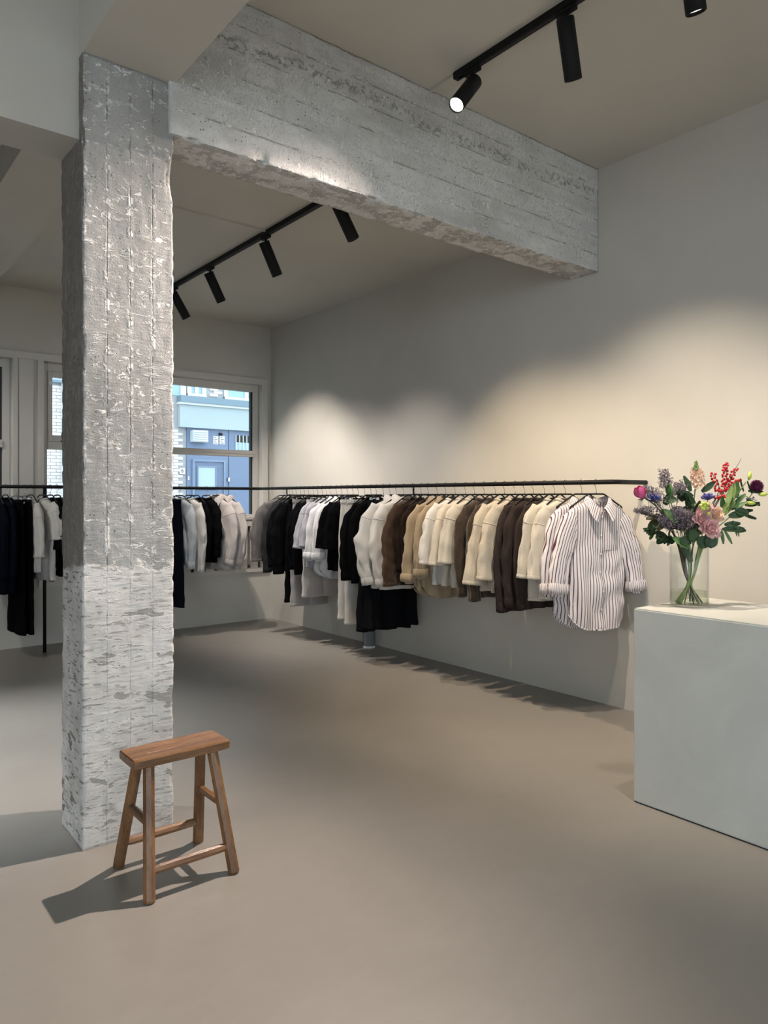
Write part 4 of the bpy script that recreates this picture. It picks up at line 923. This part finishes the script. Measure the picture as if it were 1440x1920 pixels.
# stocks
def florets(mb, f, base, ax, L, r0, r1, n, size):
    u = ax.orthogonal().normalized()
    for k in range(n):
        t_ = k / (n - 1); o = Matrix.Rotation(k * 2.4, 3, ax) @ u; r_ = lerp(r0, r1, t_); c = base + ax * L * t_ + o * r_ - f
        for q in range(4):
            o2 = Matrix.Rotation(q * 1.57 + k, 3, (o + ax * .3).normalized()) @ ax; petal(mb, c, (o2 + o * .5).normalized(), o, size, size * .5, -.2, .2, .25, k + q)
h = zp(745, 240, .03); t, f, pth = flower('peach_stock', 'tall peach stock with green bud tip standing highest in the middle', 'flower', zp(745, 150, .03), (-.03, .03), (.005, .03), 'stem_green', .0035, zp(735, 420, .03))
mb = MB(); florets(mb, f, zp(762, 370, .03), dirv(-.05, 1), .07, .017, .012, 30, .022); mb.build('blossom', 'petal_peach', t, smooth=True)
mb = MB(); 
for k in range(9): c = zp(745 + 26 * math.sin(k * 2.4) * (1 - k / 11), 210 - k * 10, .03); mb.ball(c - f, .0068 - .0003 * k, 7, 5, 1, 1, 1.5)
mb.build('buds', 'leaf_pale', t, smooth=True)
for (x, y, dx, dy) in ((690, 420, -.35, 1), (800, 420, .8, .6), (700, 520, -.8, .5), (715, 470, -.5, .2), (760, 560, .7, -.3)): leaf(t, f, zp(x, y, .02), dirv(dx, dy, -.2), dirv(.2, .2, -1), .075, .015, 'leaf_dark')
# lisianthus
def lisi(x, y, df, mat, s, label, foot, rim):
    h = zp(x, y, df); t, f, _ = flower('lisianthus', label, 'flower', h, foot, rim, 'stem_green', .0022); mb = MB(); ax = dirv(.1, .25, -1); u = ax.orthogonal().normalized()
    for k in range(20):
        o = Matrix.Rotation(k * 2.4, 3, ax) @ u; q = k / 19
        petal(mb, h - f + o * .003, (ax * (1.1 - q * .9) + o * (.35 + q * .9)).normalized(), (ax - o * .3), s * (.75 + .3 * q), s * .42, .15, .25, .22, k * 1.3)
    mb.build('bloom', mat, t, smooth=True); return t, f
lisi(785, 690, -.075, 'petal_pink', .044, 'pink ruffled lisianthus, upper left of the pink pair', (-.045, .03), (.02, -.05))
t, f = lisi(865, 785, -.085, 'petal_pink', .050, 'pink ruffled lisianthus hanging lowest over the vase rim', (.03, .04), (.035, -.055))
t, f = lisi(915, 645, -.07, 'petal_peach', .042, 'peach ruffled lisianthus right of the pink pair', (-.02, .05), (.045, -.045))
h = zp(830, 580, -.08); t, f, _ = flower('pink_stock', 'short pale pink stock with lime buds in the centre', 'flower', h, (-.05, -.01), (.03, -.05), 'stem_green', .003)
mb = MB(); florets(mb, f, zp(830, 620, -.07), dirv(.0, .6, -.5), .03, .024, .014, 18, .022); mb.build('blossom', 'petal_pink', t, smooth=True)
mb = MB(); [mb.ball(zp(830 + 38 * math.cos(k * 2.4) * (k > 0), 560 + 28 * math.sin(k * 2.4) * (k > 0) + (60 if k == 8 else 0), -.11) - f, .0085, 7, 5) for k in range(9)]; mb.build('buds', 'bud_lime', t, smooth=True)
# tulip bud
h = zp(490, 380, -.04); t, f, pth = flower('tulip_bud', 'closed green tulip bud on a pale stem', 'flower', zp(492, 460, -.04), (.03, -.035), (-.02, -.05), 'stem_green', .0032, zp(540, 650, -.04))
mb = MB(); ax = dirv(-.03, 1); u = ax.orthogonal().normalized()
for k in range(6): o = Matrix.Rotation(k * 2.2, 3, ax) @ u; petal(mb, zp(492, 475, -.04) - f + o * .003, (ax + o * .38).normalized(), -o, .054, .017, .36, .5)
mb.build('bud', 'leaf_mid', t, smooth=True); leaf(t, f, zp(560, 720, -.06), dirv(-.55, .65, -.2), dirv(.4, .2, -1), .08, .02, 'leaf_mid')
leaf(t, f, zp(680, 960, -.09), dirv(-.75, .55, -.15), dirv(.3, .4, -1), .08, .022, 'leaf_mid'); leaf(t, f, zp(700, 1100, -.05), dirv(-.45, .9, -.1), dirv(.4, .1, -1), .075, .018, 'leaf_dark')
# ilex berry branches
def ilex(tip, base, label, foot, n, twig=None):
    T, B = zp(*tip), zp(*base); t, f, pth = flower('berry_branch', label, 'branch', T, foot, (.03, .02), 'twig', .0022, B); mb = MB(); ax = (T - B)
    for k in range(n):
        q = k / n; c = B + ax * q; a = k * 2.4; o = (RV * math.cos(a) + FV * math.sin(a)) * .0105 + UP * frng.uniform(-.004, .004); mb.ball(c + o - f, frng.uniform(.0054, .0068), 8, 5)
    mb.build('berries', 'berry_red', t, smooth=True)
    if twig: MB().tube([T - f, T.lerp(zp(*twig), .5) - f + RV * .003, zp(*twig) - f], [.0014, .0012, .0007], 5).build('bare_twig', 'twig', t)
ilex((905, 240, .03), (960, 430, .02), 'red berry branch leaning left of the berry cluster', (-.04, .02), 20)
ilex((1032, 135, .04), (1015, 410, .03), 'tallest upright red berry branch', (-.035, .0), 30)
ilex((1130, 190, .05), (1045, 370, .04), 'red berry branch ending in a bare twig', (-.02, .035), 22, (1182, 95, .05))
ilex((1180, 300, .02), (1010, 420, .01), 'red berry branch leaning right', (-.055, .015), 26)
ilex((1100, 455, -.01), (940, 480, -.01), 'low horizontal red berry branch', (-.03, -.02), 22)
# chrysanthemum
h = zp(1330, 370, .0); t, f, pth = flower('chrysanthemum', 'dark purple round chrysanthemum at the far right', 'flower', h, (-.06, .0), (.06, .01), 'stem_green', .003, zp(1190, 560, .0))
mb = MB()
for k in range(130):
    z_ = 1 - 2 * (k + .5) / 130; a = k * 2.39996; o = RV * (math.sqrt(1 - z_ * z_) * math.cos(a)) + FV * (math.sqrt(1 - z_ * z_) * math.sin(a)) + UP * z_
    petal(mb, h - f + o * .014, o, UP if abs(z_) < .9 else RV, .016, .005, .25, .5)
mb.ball(h - f, .0215, 12, 8); mb.build('bloom', 'mum_purple', t, smooth=True)
for (x, y, dx, dy) in ((1250, 420, .9, -.2), (1280, 440, -.6, .9), (1230, 500, .8, -.55), (1200, 420, -.5, .9), (1220, 560, .9, .05), (1150, 610, .9, -.1), (1190, 640, .8, -.45)): leaf(t, f, zp(x, y, -.01), dirv(dx, dy, -.15), dirv(.1, .9, -.5), .062, .019, 'leaf_dark', .15)
# lily stems
t, f, pth = flower('lily_stem', 'green lily stem with lime buds and long leaves on the right', 'flower', zp(1225, 330, -.03), (-.06, -.02), (.055, -.03), 'stem_green', .0038, zp(1040, 600, -.04))
for (x, y, dx, dy, L) in ((1255, 310, .2, 1, .042), (1350, 450, 1, .05, .042), (1235, 530, 1, -.05, .04), (1150, 430, .1, 1, .035)):
    mb = MB(); d_ = dirv(dx, dy); c = zp(x, y, -.03) - f; mb.tube([c, c + d_ * L * .3, c + d_ * L * .7, c + d_ * L], [.003, .0092, .0085, .0015], 8); mb.build('bud', 'bud_lime', t, smooth=True)
for (x, y, dx, dy, L) in ((1000, 620, .5, .8, .05), (1040, 560, .35, .9, .055), (1090, 520, .2, 1, .05), (1000, 660, .6, .75, .05), (1060, 600, .9, .4, .045), (970, 700, .35, .9, .05), (1100, 560, .7, .6, .045), (1140, 480, .1, 1, .045), (1010, 640, -.1, 1, .05)): leaf(t, f, zp(x, y, -.045 + frng.uniform(-.015, .015)), dirv(dx, dy, frng.uniform(-.3, .2)), dirv(-.6, .6, -.6), L * 1.7, .013, 'leaf_pale' if frng.random() < .45 else 'leaf_mid', .1)
# drooping narrow leaves and broad dark leaves
t, f, pth = flower('leafy_branch', 'leafy green branch drooping over the right of the vase', 'branch', zp(1010, 770, -.05), (-.05, .03), (.05, -.03), 'stem_green', .0024, zp(930, 840, -.05))
for (x, y, dx, dy, L, W) in ((940, 820, .0, -1, .036, .006), (985, 790, .2, -1, .04, .006), (1020, 800, .55, -.9, .042, .0055), (1100, 700, .3, -1, .045, .004), (1130, 720, .25, -1, .04, .0035), (1000, 785, 1, .05, .062, .009), (1090, 790, 1, -.02, .04, .008), (1020, 740, 1, .1, .045, .008), (1060, 660, .9, .2, .05, .011), (1120, 600, .9, -.2, .04, .012)): leaf(t, f, zp(x, y, -.06), dirv(dx, dy, -.1), dirv(.2, .3, -1), L * 1.6, W * 1.6, 'leaf_mid' if W < .007 else 'leaf_dark', -.12)
t, f, pth = flower('galax_leaf', 'broad round dark green leaves resting on the vase rim', 'leaf', zp(790, 890, -.085), (.02, .045), (.025, -.06), 'stem_green', .002)
for (x, y, dx, dy, W) in ((740, 900, -.3, .6, .017), (800, 850, .1, -1, .02), (860, 850, .35, -1, .018), (700, 900, -.9, .1, .014)): leaf(t, f, zp(x, y, -.09), dirv(dx, dy, -.1), dirv(.1, .1, -1), .055, W * 1.6, 'leaf_dark', -.05)
t, f, pth = flower('dark_foliage', 'dark feathery foliage sprig hanging low on the left of the vase', 'branch', zp(330, 800, -.03), (.055, -.01), (-.055, -.02), 'stem_brown', .003, zp(480, 880, -.03))
for k in range(34): x = 315 + k * 7; leaf(t, f, zp(x, 800 + k * 2.6 + frng.uniform(-25, 25), -.03), dirv(frng.uniform(-1, -.1), frng.uniform(-.8, .8), frng.uniform(-.6, .6)), dirv(.1, .7, -.7), .036, .008, 'leaf_dark', .1)
t, f, pth = flower('thorny_stem', 'thick pale green thorny stem standing on the left in the vase', 'branch', zp(640, 1020, -.03), (-.055, -.035), (-.01, -.02), 'stem_green', .006)
mb = MB()
for k in range(7): p = pth[2 + k * 2 if 2 + k * 2 < len(pth) else -1] - f; a = k * 2.4; d_ = RV * math.cos(a) + FV * math.sin(a) + UP * .4; mb.tube([p + d_ * .004, p + d_ * .011], [.002, .0004], 5)
mb.build('thorns', 'stem_green', t)
# agapanthus
for (x, y, df, label, foot, rim) in ((335, 470, -.02, 'dark blue spiky flower beside the pink rose', (.045, .02), (-.045, .0)), (860, 460, .0, 'dark blue spiky flower below the red berries', (-.045, -.02), (.02, .0))):
    h = zp(x, y + 45, df); t, f, _ = flower('blue_flower', label, 'flower', h, foot, rim, 'stem_dark', .0026); mb = MB()
    for k in range(30):
        a = k * 2.4; e = .25 + .75 * frng.random(); d_ = (RV * math.cos(a) * e + FV * math.sin(a) * e + UP * (.25 + .7 * frng.random())).normalized(); L = .03 + .013 * frng.random(); mb.tube([h - f, h - f + d_ * L * .5, h - f + d_ * L * .8, h - f + d_ * L], [.001, .002, .0052, .002], 6)
    mb.build('florets', 'agapanthus', t, smooth=True)
# limonium sprays
def spray(tip, base, label, foot, rim, n, spread):
    T, B = zp(*tip), zp(*base); t, f, pth = flower('limonium_spray', label, 'branch', T, foot, rim, 'stem_dark', .0016, B); tw = MB(); fl = MB(); ax = T - B
    for k in range(n):
        q = .15 + .85 * k / n; c = B + ax * q - f; d_ = (ax.normalized() * .9 + (RV * math.cos(k * 2.4) + FV * math.sin(k * 2.4) * .8) * .9 + UP * .25).normalized(); L = spread * (1.1 - .5 * q) * frng.uniform(.6, 1.1); e = c + d_ * L; tw.tube([c, c + d_ * L * .5 + UP * .002, e], [.0008, .0006, .0004], 4, False)
        for m_ in range(9):
            s_ = frng.uniform(.45, 1); o = (RV * frng.uniform(-1, 1) + UP * frng.uniform(-.2, 1.1) + FV * frng.uniform(-1, 1)).normalized() * L * .28; p0 = c + d_ * L * s_; tw.tube([p0, p0 + o], [.0005, .0003], 3, False); fl.ball(p0 + o, .0018, 5, 4, 1, 1, 1.5)
            if frng.random() < .6: fl.ball(p0 + o * .6 + UP * .001, .0015, 5, 4, 1, 1, 1.4)
    tw.build('twigs', 'twig', t); fl.build('florets', 'limonium', t)
spray((435, 255, .02), (470, 480, .01), 'tall airy purple grey spray left of the tulip bud', (.04, .03), (-.03, .02), 30, .06)
spray((590, 380, .03), (560, 560, .02), 'airy purple grey spray right of the tulip bud', (.02, .04), (-.02, .03), 30, .07)
spray((300, 430, .0), (430, 620, .0), 'purple grey spray behind the blue flower', (.05, .01), (-.045, .01), 34, .07)
spray((215, 630, -.02), (420, 700, -.02), 'purple grey spray reaching farthest left', (.055, .0), (-.055, -.005), 36, .075)
spray((560, 640, -.05), (620, 860, -.05), 'dense purple grey spray above the vase rim', (.03, .02), (-.02, -.04), 46, .085)
spray((660, 680, -.06), (650, 860, -.06), 'dense purple grey spray beside the pink flowers', (.02, .03), (-.005, -.05), 46, .08)
spray((450, 720, -.05), (560, 860, -.05), 'dense purple grey spray above the low foliage', (.05, .02), (-.04, -.03), 42, .075)
spray((1330, 505, .0), (1100, 480, .0), 'bare twig reaching to the right picture edge', (-.05, .02), (.05, .0), 5, .02)
for (x, y, dx, dy) in ((640, 520, -.3, .9), (560, 560, -.6, .6), (600, 600, -.8, .2), (680, 560, .3, .9), (470, 620, -.7, -.2), (540, 680, -.6, .5)): pass
t, f, pth = flower('dark_leaf_stem', 'dark leaved stem filling the middle of the bouquet', 'branch', zp(650, 500, .04), (.0, -.05), (-.01, .03), 'stem_dark', .0025, zp(640, 700, .02))
for k in range(40): leaf(t, f, zp(frng.uniform(440, 780), frng.uniform(500, 860), frng.uniform(-.01, .05)), dirv(frng.uniform(-1, 1), frng.uniform(-.3, 1), frng.uniform(-.5, .3)), dirv(.1, .5, -.8), frng.uniform(.045, .075), frng.uniform(.012, .020), 'leaf_dark', frng.uniform(-.2, .2))
